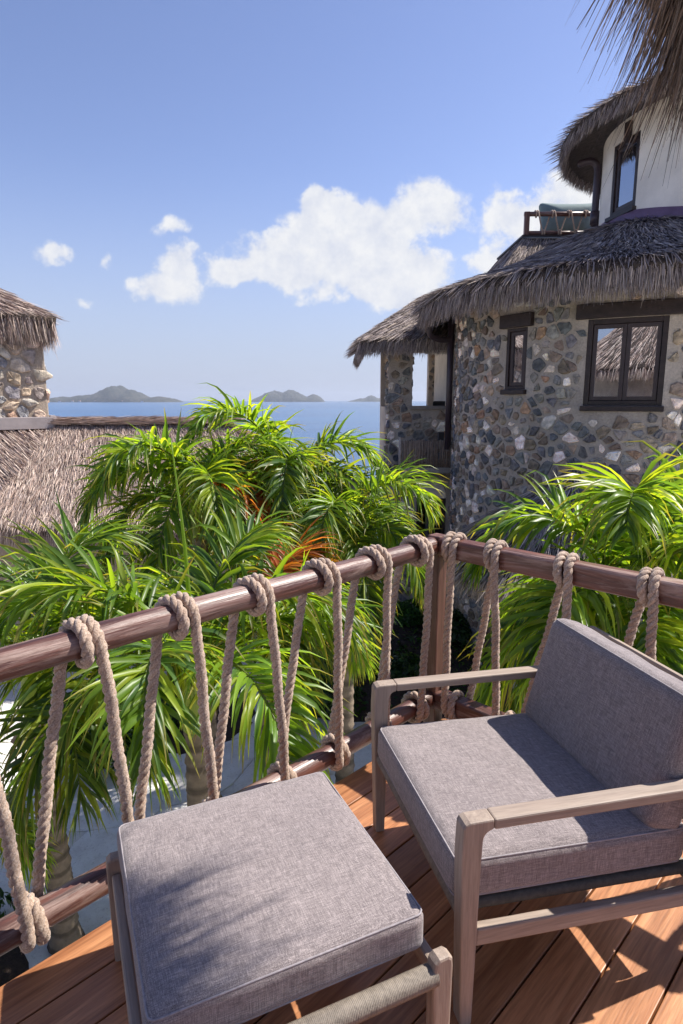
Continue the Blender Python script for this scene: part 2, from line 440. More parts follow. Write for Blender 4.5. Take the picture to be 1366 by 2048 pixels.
def round_poly(P, it=2, k=.25):
    for _ in range(it):
        Q = []
        n = len(P)
        for i in range(n):
            a, b = P[i], P[(i + 1) % n]; Q += [a + (b - a) * k, a + (b - a) * (1 - k)]
        P = np.array(Q)
    return P
def limestone():
    m, t, b = mat('limestone_paving'); v = coords(t, kind='Object')
    n = noise(t, v, 3.5, 8, .68); n2 = noise(t, v, 45, 5, .7)
    c = ramp(t, n, [(.3, (.6, .56, .51)), (.52, (.74, .71, .67)), (.7, (.8, .78, .75))])
    c = mixc(t, .8, c, ramp(t, n2, [(.3, (.62, .6, .58)), (.45, (1, 1, 1))]), 'MULTIPLY')
    t.links.new(c, b.inputs['Base Color']); b.inputs['Roughness'].default_value = .9; bump(t, n2, b, .4, .01); return m
LIME = limestone()
path = props(link('path', np_mesh('path', [(-14, -12, GZ + .05), (14, -12, GZ + .05), (14, 15, GZ + .05), (-14, 15, GZ + .05)], [(0, 1, 2, 3)]),
                  simple('path_joint', (.66, .62, .56), .95, .2, 6, .3)), kind='structure')  # sheet carried past the paving, out of view, to bounce light upward
for s, P in voronoi(-6.5, 6.5, 2.6, 14.5, 1.05, .49, np.random.default_rng(3), .005):
    P = P - s; P = round_poly(P, 1, .16); n = len(P); h = .011 + random.uniform(0, .004)
    V = [(*p, 0) for p in P] + [(*(p), h - .006) for p in P] + [(*(p * .975), h) for p in P]
    bm = bmesh.new(); vv = [bm.verts.new(x) for x in V]
    for l in range(2):
        for k in range(n): bm.faces.new((vv[l * n + k], vv[l * n + (k + 1) % n], vv[(l + 1) * n + (k + 1) % n], vv[(l + 1) * n + k]))
    bm.faces.new(vv[2 * n:])
    link('paving_stone', bm_mesh(bm), LIME, path, loc=(s[0], s[1], GZ + .052))

def bed(cx, cy, rx, ry, seed, hgt=.22):
    r = np.random.default_rng(seed); nseg, nr = 36, 7; V = []
    ph = r.uniform(0, 6.28, 4)
    for a in range(nr):
        for k in range(nseg):
            th = k / nseg * 2 * pi; w = 1 + .12 * sin(2 * th + ph[0]) + .1 * sin(3 * th + ph[1]) + .05 * sin(7 * th + ph[2])
            f = a / (nr - 1)
            V.append((cx + rx * w * f * cos(th), cy + ry * w * f * sin(th), GZ + .05 + hgt * (1 - f ** 4) + r.normal(0, .02) * (f < 1) + (0 if f < 1 else -.03)))
    Q = [(a * nseg + k, a * nseg + (k + 1) % nseg, (a + 1) * nseg + (k + 1) % nseg, (a + 1) * nseg + k) for a in range(nr - 1) for k in range(nseg)]
    o = props(link('planting_bed', np_mesh('bed', V, Q), SOIL, smooth=True), kind='structure')
    return o
# the planted strip under the palms and along the tower
BEDS = [(-2.9, 8.2, 1.5, 1.35), (.9, 9.6, 2.0, 1.9), (-.6, 5.2, .9, 1.0), (2.6, 6.0, 1.5, 1.5), (-3.9, 4.2, 1.3, .9)]
for k, bb in enumerate(BEDS): bed(*bb, seed=20 + k)

# leafy clumps
def leaf_cloud(C, R, n, size, seed, greens, flat=.0, hollow=.35):
    r = np.random.default_rng(seed)
    d = r.normal(size=(n, 3)); d /= np.linalg.norm(d, axis=1)[:, None]; d[:, 2] = np.abs(d[:, 2]) * 1.0 - .15
    rad_ = (hollow + (1 - hollow) * r.random(n) ** .6); lump = 1 + .22 * np.sin(d[:, 0] * 5 + seed) * np.cos(d[:, 1] * 6 + seed * 2)
    P = np.array(C) + d * np.array(R) * (rad_ * lump)[:, None]
    nn = d + r.normal(0, .55, (n, 3)) + np.array([0, 0, .5]); nn /= np.linalg.norm(nn, axis=1)[:, None]
    a = np.cross(nn, r.normal(size=(n, 3))); a /= np.linalg.norm(a, axis=1)[:, None]; b = np.cross(nn, a)
    s = size * r.uniform(.6, 1.3, n)[:, None]
    V = np.stack([P - a * s, P - b * s * .45 + nn * s * .1, P + a * s, P + b * s * .45 + nn * s * .1], 1)
    g = np.array(greens)[r.integers(0, len(greens), n)] * r.uniform(.6, 1.4, n)[:, None]
    return V.reshape(-1, 3), np.arange(4 * n).reshape(-1, 4), np.repeat(g, 4, 0)
GR = [(.02, .06, .012), (.03, .085, .018), (.018, .045, .012), (.05, .1, .02)]
covV, covQ, covC, off = [], [], [], 0
for k, (cx, cy, rx, ry) in enumerate(BEDS):
    V, Q, C_ = leaf_cloud((cx, cy, GZ + .15), (rx * .95, ry * .95, .28), 3500, .05, 40 + k, GR, hollow=.1)
    covV.append(V); covQ.append(Q + off); covC.append(C_); off += len(V)
props(link('ground_cover', np_mesh('gc', np.vstack(covV), np.vstack(covQ), np.vstack(covC)), LEAF),
      'low dark green ground cover filling the planting beds', 'ground cover', kind='stuff')
SH = [(at(815, 1225, z=GZ + .4), .45, 'round bright green shrub beside the white path past the corner post'),
      (at(905, 1265, z=GZ + .3), .5, 'dark shrub right of the corner post, against the foot of the stone tower'),
      (at(800, 1340, z=GZ + .35), .42, 'dark shrub in the bed low behind the corner post'),
      (at(190, 1500, z=GZ + .3), .5, 'low dark green shrub at the edge of the white paving, left below'),
      (at(285, 1450, z=GZ + .3), .42, 'small dark shrub between the paving and the hanging palm fronds'),
      (at(650, 1400, z=GZ + .3), .5, 'shrub below the ropes of the railing under the middle palm')]
for k, (p, s, lab) in enumerate(SH):
    e = empty('shrub', (p.x, p.y, GZ + .1), 0, lab, 'shrub')
    V, Q, C_ = leaf_cloud((0, 0, s * .5), (s, s, s * .75), 2600, .045, 60 + k, [(.05, .14, .02), (.03, .09, .015)] if k == 0 else GR)
    link('foliage', np_mesh('fol', V, Q, C_), LEAF, e)
    link('stem', tube_mesh([(0, 0, 0), (.02, .01, s * .6)], [.025, .015], 6), TRUNKM, e)

# ------------------------------------------------------------------ islands
def island(name, px0, px1, D, bumps, seed):
    x0, x1 = (px0 - CX) / F / 1.0164 * D, (px1 - CX) / F / 1.0164 * D
    r = np.random.default_rng(seed); nx, ny = 150, 40
    U, W_ = np.meshgrid(np.linspace(0, 1, nx), np.linspace(-1, 1, ny), indexing='ij')
    Xs = x0 + (x1 - x0) * U; Ys = D + 260 * W_
    H = np.zeros_like(U)
    for (c, w, h) in bumps: H = np.maximum(H, h * np.exp(-((U - c) / w) ** 2)) + .22 * np.minimum(H, h * np.exp(-((U - c) / w) ** 2))
    H = H * (1 - W_ ** 2) ** .6 * np.minimum(1, np.minimum(U, 1 - U) * 22) ** .6
    for f, a in ((9, .09), (23, .05), (51, .03)):
        H *= 1 + a * np.sin(U * f * 3 + r.uniform(0, 6) + W_ * 3) * np.cos(W_ * f * .4 + r.uniform(0, 6))
    H += r.normal(0, 1.2, H.shape) * (H > 4)
    Zs = SEA_Z - 2 + H
    i, j = np.meshgrid(np.arange(nx - 1), np.arange(ny - 1), indexing='ij'); q = (i * ny + j).ravel()
    o = link(name, np_mesh(name, np.stack([Xs, Ys, Zs], -1), np.stack([q, q + ny, q + ny + 1, q + 1], -1)), ISL, smooth=True)
    return props(o, kind='structure'), (x0, x1, D)
m, t, b = mat('island_scrub'); v = coords(t)
c = ramp(t, noise(t, v, .022, 8, .7), [(.35, (.018, .024, .016)), (.55, (.045, .045, .032)), (.7, (.12, .095, .07))])
t.links.new(c, b.inputs['Base Color']); b.inputs['Roughness'].default_value = 1; bump(t, noise(t, v, .05, 6, .7), b, 1, 8); ISL = m
_, (ix0, ix1, iD) = island('island_hill', 88, 358, 5000, [(.14, .1, 42), (.32, .15, 50), (.55, .13, 108), (.66, .1, 84), (.86, .13, 44), (.45, .12, 76)], 5)
island('island_hill', 505, 650, 6000, [(.3, .25, 95), (.55, .2, 100), (.85, .12, 70)], 6)
island('island_hill', 690, 776, 6500, [(.35, .2, 30), (.6, .2, 58), (.85, .2, 30)], 7)
HL = ['leftmost white house on the shore of the far island', 'white house on the far island shore left of the hill', 'white house at the foot of the far island hill',
      'tiny white house under the summit of the far island', 'white house right of the far island summit', 'rightmost white house on the far island shore']
for k, f in enumerate((.22, .31, .36, .47, .66, .8)):
    e = empty('house', (ix0 + (ix1 - ix0) * f, iD - 250, SEA_Z + 4), random.uniform(-.4, .4), HL[k], 'house', 'white houses on the far island')
    w = random.uniform(7, 11)
    box('wall', -w, w, -5, 5, -3, 5, WHITE, e)
    link('roof', bm_mesh(prism_bm([(-w - 1, 5), (w + 1, 5), (w - 4, 9), (-w + 4, 9)], -6, 6)), simple('far_roof', (.4, .2, .15)), e)

# haze: even pale air round everything
hb = link('haze', bm_mesh(box_bm(-11900, 11900, -11900, 11900, SEA_Z - 1.5, 150)), None)
m = bpy.data.materials.new('haze_air'); m.use_nodes = True; t = m.node_tree; t.nodes.clear()
o_ = t.nodes.new('ShaderNodeOutputMaterial'); pv = t.nodes.new('ShaderNodeVolumePrincipled')
pv.inputs['Density'].default_value = 8e-5; pv.inputs['Color'].default_value = (.78, .86, 1, 1); pv.inputs['Anisotropy'].default_value = .3
t.links.new(pv.outputs[0], o_.inputs['Volume']); hb.data.materials.append(m); props(hb, kind='stuff')

# ------------------------------------------------------------------ thatch
TH_WARM = [(.5, .375, .31), (.36, .26, .215), (.6, .475, .4), (.25, .175, .145), (.7, .58, .49), (.4, .32, .29)]
TH_GREY = [(.35, .295, .28), (.24, .2, .195), (.48, .4, .37), (.17, .135, .13), (.58, .48, .4), (.32, .28, .28)]
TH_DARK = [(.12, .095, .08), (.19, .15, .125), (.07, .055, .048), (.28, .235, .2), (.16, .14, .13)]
def strand_mesh(P, D, Nn, L, W, lift, drop, cols, r, twist=.9, seg=2):
    n = len(P); B = np.cross(D, Nn); B /= np.linalg.norm(B, axis=1)[:, None] + 1e-9
    a = r.normal(0, twist, n)[:, None]; Bw = B * np.cos(a) + Nn * np.sin(a)
    ws = [1, .85, .2] if seg == 2 else [1, 1, .8, .2]
    V = []
    for k in range(seg + 1):
        f = k / seg
        c = P + D * (L * f)[:, None] + Nn * (lift * f)[:, None]; c[:, 2] -= drop * f * f
        h = (W * ws[k] / 2)[:, None]
        V += [c - Bw * h, c + Bw * h]
    V = np.stack(V, 1).reshape(-1, 3); m_ = 2 * (seg + 1)
    base = np.arange(n)[:, None] * m_
    Q = np.concatenate([np.stack([base[:, 0] + 2 * k, base[:, 0] + 2 * k + 1, base[:, 0] + 2 * k + 3, base[:, 0] + 2 * k + 2], -1) for k in range(seg)])
    c = np.array(cols)[r.integers(0, len(cols), n)] * r.uniform(.7, 1.3, n)[:, None]
    return V, Q, np.repeat(c, m_, 0)
def thatch(parent, S, urange, n, L, W, cols, seed, nf=0, fl=.35, fthick=.12, gu=40, gv=10, skew=0., weight=None, flip=-1, fdown=.8, base=True, vmax=1., liftk=.12):
    """S(u,v) -> points, v runs from ridge (0) to eave (1)."""
    r = np.random.default_rng(seed); u0, u1 = urange
    def sd_(u, v):
        p = S(u, v); du = S(u + 1e-3, v) - p; dv = S(u, v + 1e-3) - p
        nn = np.cross(du, dv); nn *= np.where(nn[:, 2:3] < 0, -1, 1); nn /= np.linalg.norm(nn, axis=1)[:, None] + 1e-12
        d = dv / (np.linalg.norm(dv, axis=1)[:, None] + 1e-12); s = du / (np.linalg.norm(du, axis=1)[:, None] + 1e-12)
        return p, d, nn, s
    if base:
        U, V_ = np.meshgrid(np.linspace(u0, u1, gu), np.linspace(0, 1, gv), indexing='ij')
        pts = S(U.ravel(), V_.ravel()); i, j = np.meshgrid(np.arange(gu - 1), np.arange(gv - 1), indexing='ij'); q = (i * gv + j).ravel()
        ob = link('thatch_bed', np_mesh('bed', pts, np.stack([q, q + gv, q + gv + 1, q + 1], -1)), TBASE, parent, smooth=True)
        sm = ob.modifiers.new('s', 'SOLIDIFY'); sm.thickness = fthick; z_ = np.mean([f.normal.z for f in ob.data.polygons]); sm.offset = 1 if z_ < 0 else -1
    u = r.uniform(u0, u1, n); v = r.uniform(0, .975 if nf else vmax, n)
    if weight is not None:
        k = r.random(n) < weight(u, v); u, v = u[k], v[k]
    p, d, nn, s = sd_(u, v)
    dd = d + s * (skew + r.normal(0, .12, len(u)))[:, None]; dd /= np.linalg.norm(dd, axis=1)[:, None]
    Ls = L * r.uniform(.5, 1.3, len(u))
    A = [strand_mesh(p + nn * r.uniform(0, .03, len(u))[:, None], dd, nn, Ls, W * r.uniform(.5, 1.4, len(u)), Ls * r.uniform(-.02, liftk, len(u)), 0 * Ls, cols, r)]
    if nf:
        u = r.uniform(u0, u1, nf); p, d, nn, s = sd_(u, np.full(nf, .999))
        q = r.random(nf)
        p = p - d * r.uniform(0, .12, nf)[:, None] - nn * (q * fthick)[:, None]
        dd = d * (1 - fdown) + np.array([0, 0, -1.]) * fdown + s * (skew * .5 + r.normal(0, .13, nf))[:, None] + d * r.uniform(0, .25, nf)[:, None]
        dd /= np.linalg.norm(dd, axis=1)[:, None]
        Ls = fl * r.uniform(.5, 1.0, nf) + (r.random(nf) < .03) * fl * .3
        A.append(strand_mesh(p, dd, d, Ls, W * r.uniform(.5, 1.2, nf), 0 * Ls, Ls * .12, cols, r, twist=.6))
    V, Q, C_, off = [], [], [], 0
    for a in A: V.append(a[0]); Q.append(a[1] + off); C_.append(a[2]); off += len(a[0])
    o = link('thatch', np_mesh('th', np.vstack(V), np.vstack(Q), np.vstack(C_)), THATCH, parent)
    o['kind'] = 'stuff'; return o
def cone(cx, cy, prof):
    pr = np.array(prof); d = np.r_[0, np.cumsum(np.linalg.norm(np.diff(pr, axis=0), axis=1))]; d /= d[-1]
    def S(u, v):
        v = np.asarray(v, float)
        rr = np.interp(v, d, pr[:, 0]) + np.where(v > 1, (v - 1) * (pr[-1, 0] - pr[-2, 0]) / (1 - d[-2]), 0)
        z = np.interp(v, d, pr[:, 1]) + np.where(v > 1, (v - 1) * (pr[-1, 1] - pr[-2, 1]) / (1 - d[-2]), 0)
        return np.stack([cx + rr * np.cos(u), cy + rr * np.sin(u), z], -1)
    return S
def quadS(a, b, c, d):      # a-b the top edge, d-c the eave
    a, b, c, d = (np.array(x, float) for x in (a, b, c, d))
    def S(u, v):
        u = np.asarray(u)[..., None]; v = np.asarray(v)[..., None]
        return (a * (1 - u) + b * u) * (1 - v) + (d * (1 - u) + c * u) * v
    return S

# ------------------------------------------------------------------ stones
ST_DARK = [((.1, .102, .108), 18), ((.15, .148, .148), 20), ((.17, .13, .1), 14), ((.26, .2, .15), 14), ((.62, .54, .46), 15), ((.27, .17, .11), 5), ((.22, .2, .175), 16)]
ST_WARM = [((.36, .27, .2), 20), ((.25, .21, .185), 14), ((.42, .35, .29), 20), ((.3, .19, .13), 7), ((.2, .19, .19), 12)]
def stone_local(P, h, seed, lod=1):
    """irregular stone from a polygon (2-D, centred), bulging by h along +z; ~50 triangles."""
    r = np.random.default_rng(seed); n0 = len(P)
    P = round_poly(P, 1, .17)
    P = P * (1 + r.normal(0, .065, len(P)))[:, None]
    n = len(P); rings = [(1.0, -.02), (.97, h * .55), (.8, h * (1.0)), ]
    V = []
    for s, z in rings:
        for p in P: V.append((p[0] * s, p[1] * s, z + (r.normal(0, h * .28) if z > 0 else 0)))
    V.append((r.normal(0, .01), r.normal(0, .01), h * 1.05))
    Fc = []
    for l in range(len(rings) - 1):
        for k in range(n): Fc.append((l * n + k, l * n + (k + 1) % n, (l + 1) * n + (k + 1) % n, (l + 1) * n + k))
    c = len(V) - 1; l = (len(rings) - 1) * n
    for k in range(n): Fc.append((l + k, l + (k + 1) % n, c))
    return np.array(V), Fc
def lay_stones(parent, cells, place, palette, keep, seed, maxobj=300, shrink=(.72, .93), h=(.015, .04)):
    """place(u,v) -> origin, eu, ev, en (world frame at wall point)."""
    r = np.random.default_rng(seed); items = []
    w = np.array([p[1] for p in palette], float); w /= w.sum()
    for s, P in cells:
        P = P - s
        cen = P.mean(0); P = P - cen; c = s + cen
        sx = r.uniform(*shrink) * (1 if r.random() < .75 else .72); P = P * np.array([sx, sx * r.uniform(.88, 1.0)])
        if not keep(c, P): continue
        area = abs(np.sum(P[:, 0] * np.roll(P[:, 1], -1) - P[:, 1] * np.roll(P[:, 0], -1))) / 2
        items.append((area, c, P))
    items.sort(key=lambda x: -x[0])
    SV, SF, SC, off = [], [], [], 0
    for k, (A, c, P) in enumerate(items):
        V, Fc = stone_local(P, r.uniform(*h), int(r.integers(1e9)))
        col = np.array(palette[r.choice(len(palette), p=w)][0]) * r.uniform(1.3, 2.3) * np.array([r.uniform(.93, 1.07), 1, r.uniform(.93, 1.07)])
        O, eu, ev, en = place(c[0], c[1])
        if k < maxobj:
            me = bpy.data.meshes.new('stone'); me.from_pydata([tuple(x) for x in V], [], Fc); setcol(me, np.tile(col, (len(V), 1)))
            o = link('stone', me, STONE, parent, smooth=(k % 4 == 0))
            o.matrix_local = Matrix(((eu[0], ev[0], en[0], O[0]), (eu[1], ev[1], en[1], O[1]), (eu[2], ev[2], en[2], O[2]), (0, 0, 0, 1)))
        else:
            Wv = O + V[:, :1] * eu + V[:, 1:2] * ev + V[:, 2:] * en
            SV.append(Wv); SF += [tuple(i + off for i in f) for f in Fc]; SC.append(np.tile(col, (len(V), 1))); off += len(V)
    if SV:
        me = bpy.data.meshes.new('stonework'); me.from_pydata([tuple(x) for x in np.vstack(SV)], [], SF); setcol(me, np.vstack(SC))
        o = link('stonework', me, STONE, parent); o['kind'] = 'stuff'

# ------------------------------------------------------------------ round stone tower
TC = np.array([5.4, 11.5]); TR = 3.26; WT = 3.45
tower = empty('stone_tower', (TC[0], TC[1], GZ), 0, 'round mixed-stone tower with grey thatched skirt roof and cream upper drum at right', 'building')
def trel(o):                    # parts are built in world coordinates
    o.matrix_parent_inverse = tower.matrix_world.inverted(); return o
tower.matrix_world = Matrix.Translation((TC[0], TC[1], GZ))
def child_world(e):             # an Empty child at the world origin cannot be used (depth), so parts get the inverse
    inv = Matrix.Translation(e.location).inverted() if e.rotation_euler.z == 0 else (Matrix.Translation(e.location) @ Matrix.Rotation(e.rotation_euler.z, 4, 'Z')).inverted()
    for c in e.children: c.matrix_parent_inverse = inv
def hit(u_px, v_px, C=TC, R=TR):
    d = at(u_px, v_px, Y=1.0) - Vector((0, 0, EYE)); a = d.x ** 2 + d.y ** 2; b = -2 * (d.x * C[0] + d.y * C[1]); c = C[0] ** 2 + C[1] ** 2 - R * R
    k = (-b - math.sqrt(max(0, b * b - 4 * a * c))) / (2 * a); p = Vector((0, 0, EYE)) + d * k
    return p, math.atan2(p.y - C[1], p.x - C[0])
def span(u0, u1, vm): return sorted((hit(u0, vm)[1], hit(u1, vm)[1]))
w1 = span(1172, 1333, 710); w2 = span(1012, 1053, 715)
OP1 = (w1[0], w1[1], 1.62, 2.80); OP2 = (w2[0], w2[1], 1.86, 2.78)
def cyl_wall(parent, name, C, R, z0, z1, ph0, ph1, ops, m, depth=.22, step=.05):
    phs = sorted(set(list(np.arange(ph0, ph1, step)) + [ph1] + [x for o in ops for x in o[:2]]))
    zs = sorted(set([z0, z1] + list(np.arange(z0, z1, .5)) + [x for o in ops for x in o[2:]]))
    bm = bmesh.new(); g = {}
    def vt(p, z, r=R):
        k = (round(p, 5), round(z, 5), r)
        if k not in g: g[k] = bm.verts.new((C[0] + r * cos(p), C[1] + r * sin(p), z))
        return g[k]
    for a, b in zip(phs[:-1], phs[1:]):
        for c, d in zip(zs[:-1], zs[1:]):
            pm, zm = (a + b) / 2, (c + d) / 2
            if any(o[0] < pm < o[1] and o[2] < zm < o[3] for o in ops): continue
            bm.faces.new((vt(a, c), vt(b, c), vt(b, d), vt(a, d)))
    Ri = R - depth
    for (a, b, c, d) in ops:
        ps = [p for p in phs if a - 1e-6 <= p <= b + 1e-6]
        for p, q in zip(ps[:-1], ps[1:]):
            bm.faces.new((vt(p, c), vt(q, c), vt(q, c, Ri), vt(p, c, Ri))); bm.faces.new((vt(p, d), vt(p, d, Ri), vt(q, d, Ri), vt(q, d)))
        zz = [z for z in zs if c - 1e-6 <= z <= d + 1e-6]
        for z, y in zip(zz[:-1], zz[1:]):
            bm.faces.new((vt(a, z), vt(a, y), vt(a, y, Ri), vt(a, z, Ri))); bm.faces.new((vt(b, z), vt(b, z, Ri), vt(b, y, Ri), vt(b, y)))
    return link(name, bm_mesh(bm), m, parent, smooth=False)
cyl_wall(tower, 'wall', TC, TR, GZ - .2, WT, rad(-215), rad(-20), [OP1, OP2], MORTAR)
# near-black drum, its colour standing in for the unlit room behind the windows
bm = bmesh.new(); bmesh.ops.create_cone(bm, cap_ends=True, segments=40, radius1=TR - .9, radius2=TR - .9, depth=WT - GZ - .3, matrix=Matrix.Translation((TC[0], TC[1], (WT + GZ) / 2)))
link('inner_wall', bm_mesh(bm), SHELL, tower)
def tplace(u, z):
    ph = u / TR; n = np.array([cos(ph), sin(ph), 0]); return np.array([TC[0] + TR * n[0], TC[1] + TR * n[1], z]), np.array([-n[1], n[0], 0]), np.array([0, 0, 1.]), n
def tkeep(c, P):
    u0, u1 = (c[0] + P[:, 0]).min() / TR, (c[0] + P[:, 0]).max() / TR; z0, z1 = (c[1] + P[:, 1]).min(), (c[1] + P[:, 1]).max()
    for (a, b, lo, hi, mg) in ((*OP1, .16), (*OP2, .1)):
        if u1 > a + .003 and u0 < b - .003 and z1 > lo - .07 and z0 < hi + .01: return False
        if u1 > a - mg / TR + .004 and u0 < b + mg / TR - .004 and z1 > hi and z0 < hi + .2: return False
    return z1 < 3.3
lay_stones(tower, voronoi(rad(-198) * TR, rad(-92) * TR, GZ, 3.45, .185, .48, np.random.default_rng(11)), tplace, ST_DARK, tkeep, 12, shrink=(.68, .98))
def window(parent, C, R, op, n_leaf, lintel, fw=.06):
    a, b, z0, z1 = op; pm = (a + b) / 2; half = R * sin((b - a) / 2); Rc = R * cos((b - a) / 2) - .05
    M4 = Matrix.Translation((C[0] + Rc * cos(pm), C[1] + Rc * sin(pm), 0)) @ Matrix.Rotation(pm + pi / 2, 4, 'Z')   # local x along wall, -y outward
    def put(name, bm_, m, par=parent):
        me = bm_mesh(bm_); me.transform(M4); return link(name, me, m, par)
    fr = [box_bm(-half, -half + fw, -.045, .06, z0, z1, .006), box_bm(half - fw, half, -.045, .06, z0, z1, .006),
          box_bm(-half + fw, half - fw, -.045, .06, z0, z0 + fw, .006), box_bm(-half + fw, half - fw, -.045, .06, z1 - fw, z1, .006)]
    me = bmesh.new()
    for f in fr:
        mm = bm_mesh(f); me.from_mesh(mm)
    w = put('window_frame', me, DARKW)
    x0, x1 = -half + fw + .004, half - fw - .004; wd = (x1 - x0) / n_leaf; q = .055
    for k in range(n_leaf):
        l, r_ = x0 + wd * k + .003, x0 + wd * (k + 1) - .003; lo, hi = z0 + fw + .004, z1 - fw - .004
        me = bmesh.new()
        for f in (box_bm(l, l + q, -.02, .03, lo, hi, .004), box_bm(r_ - q, r_, -.02, .03, lo, hi, .004), box_bm(l + q, r_ - q, -.02, .03, lo, lo + q, .004), box_bm(l + q, r_ - q, -.02, .03, hi - q, hi, .004)):
            me.from_mesh(bm_mesh(f))
        put('casement', me, SASH, w)
        put('pane', box_bm(l + q, r_ - q, .002, .01, lo + q, hi - q), GLASS, w)
    put('sill', box_bm(-half - .03, half + .03, -.12, .05, z0 - .075, z0 - .003, .008), DARKW)
    if lintel: put('lintel', box_bm(-half - lintel, half + lintel, -.13, .12, z1 + .004, z1 + .2, .012), DARKW)
    return w
SASH = simple('brown_sash', (.045, .03, .03), .45, .2, 10)
window(tower, TC, TR, OP1, 2, .16, .07); window(tower, TC, TR, OP2, 1, .1, .05)
# skirt roof
skirt = cone(TC[0], TC[1], [(.3, 4.7), (1.0, 4.57), (1.5, 4.42), (2.3, 4.02), (2.8, 3.81), (3.5, 3.58), (3.85, 3.46), (3.98, 3.34)])
thatch(tower, skirt, (rad(-235), rad(-50)), 34000, .34, .014, TH_GREY, 101, nf=15000, fl=.3, fthick=.22, gu=70, gv=14, skew=.12, weight=lambda u, v: .15 + .85 * v, fdown=.75)
cyl_wall(tower, 'soffit_band', TC, TR + .004, 3.16, 3.5, rad(-215), rad(-60), [], MORTARL)
# upper cream drum
UC = np.array([7.0, 11.5]); UR = 2.33
a, b = sorted((hit(1225, 350, UC, UR)[1], hit(1275, 350, UC, UR)[1]))
pt_, _ = hit(1250, 350, UC, UR); dz = lambda v: hit(1250, v, UC, UR)[0].z
OPU = (a, b, dz(420), dz(278))
cyl_wall(tower, 'upper_wall', UC, UR, 3.9, 6.25, rad(-240), rad(-30), [OPU], PLASTER, depth=.15)
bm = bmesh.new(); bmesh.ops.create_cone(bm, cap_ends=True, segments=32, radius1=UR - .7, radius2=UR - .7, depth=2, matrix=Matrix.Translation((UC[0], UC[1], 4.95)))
link('inner_wall', bm_mesh(bm), SHELL, tower)  # near-black drum painted as the unlit room behind the upper window
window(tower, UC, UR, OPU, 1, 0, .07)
# flashing: strip that follows the skirt slope where the drum meets it
phs = np.linspace(rad(-200), rad(-95), 60); V = []
for p in phs:
    x, y = UC[0] + (UR + .02) * cos(p), UC[1] + (UR + .02) * sin(p); rr = math.hypot(x - TC[0], y - TC[1])
    z = float(np.interp(rr, [.3, 1.0, 1.5, 2.3, 2.8], [4.7, 4.57, 4.42, 4.02, 3.81]))
    V += [(x, y, z - .1), (x + .02 * cos(p), y + .02 * sin(p), z + .17), (x - .05 * cos(p), y - .05 * sin(p), z + .19)]
Q = [(3 * k + i, 3 * k + 3 + i, 3 * k + 4 + i, 3 * k + 1 + i) for k in range(59) for i in (0, 1)]
link('flashing', np_mesh('fl', V, Q), FLASH, tower)
top = cone(UC[0], UC[1], [(.2, 7.0), (1.5, 6.66), (2.4, 6.45), (2.85, 6.33), (3.08, 6.22)])
thatch(tower, top, (rad(-250), rad(-40)), 16000, .34, .014, TH_GREY, 102, nf=9000, fl=.2, fthick=.14, gu=60, gv=12, skew=.1, weight=lambda u, v: .15 + .85 * v, fdown=.75)
p = at(1258, 262, Y=(hit(1258, 262, UC, UR + .02)[0]).y)
box('bracket', -.045, .045, -.06, .06, -.2, .14, DARKW, tower, .006, loc=p, rot=(0, 0, .3))
# downpipe of the upper drum
p0 = at(1196, 340, Y=12.3); p1 = at(1190, 452, Y=12.3); pe = at(1158, 328, Y=12.5)
pp = smoothP(resample([pe, (p0.x - .12, p0.y, p0.z + .17), (p0.x, p0.y, p0.z + .08), (p0.x, p0.y, p1.z)], .03)[0], 8)
link('downpipe', tube_mesh(pp, .065, 12), PIPE, tower, smooth=True)
link('pipe_collar', tube_mesh([(p0.x, p0.y, p1.z + .25), (p0.x, p0.y, p1.z + .02)], .085, 12), PIPE, tower)
link('pipe_collar', tube_mesh([(p0.x, p0.y, p1.z + .02), (p0.x, p0.y, p1.z - .25)], .05, 10), PIPE, tower)
# terrace roof behind the skirt
tz = 5.2
fr = [((4.02, 14.4, tz), (6.6, 14.4, tz), (6.8, 13.6, 4.2), (3.3, 13.6, 4.2)), ((4.02, 16.6, tz), (4.02, 14.4, tz), (3.3, 13.6, 4.2), (3.3, 17.2, 4.2))]
for k, qd in enumerate(fr): thatch(tower, quadS(*qd), (0, 1), 5000, .3, .014, TH_GREY, 110 + k, fthick=.1, gu=8, gv=4, nf=300, fl=.2)
box('terrace_edge', 3.96, 6.6, 14.32, 16.6, tz + .02, tz + .06, DARKW, tower)
for x in (4.08, 5.62): box('terrace_post', x - .05, x + .05, 14.42, 14.52, tz + .06, tz + .56, RAILZ, tower)
link('terrace_rail', tube_mesh([(4.02, 14.47, tz + .52), (5.7, 14.47, tz + .52)], .05, 10), RAIL, tower, smooth=True)
link('terrace_rail', tube_mesh([(4.13, 14.47, tz + .13), (5.57, 14.47, tz + .13)], .045, 10), RAIL, tower, smooth=True)
pts = []
for k, x in enumerate(np.arange(4.28, 5.6, .36)):
    for a in np.linspace(-90, 450, 26): pts.append((x + (a - 180) / 360 * .045, 14.47 - .068 * sin(rad(a)), tz + .52 + .068 * cos(rad(a))))
    for a in np.linspace(90, 630, 26): pts.append((x + .17 + (a - 360) / 360 * .045, 14.47 - .062 * sin(rad(a)), tz + .13 + .062 * cos(rad(a))))
link('terrace_rope', tube_mesh(resample(pts[:-26], .03)[0], .017, 6), ROPE, tower, smooth=True).data.color_attributes.new('Col', 'FLOAT_COLOR', 'POINT')
for o in [x for x in bpy.data.objects if x.name.startswith('terrace_rope')]: o.data.attributes['Col'].data.foreach_set('color', np.ones(len(o.data.vertices) * 4, np.float32))
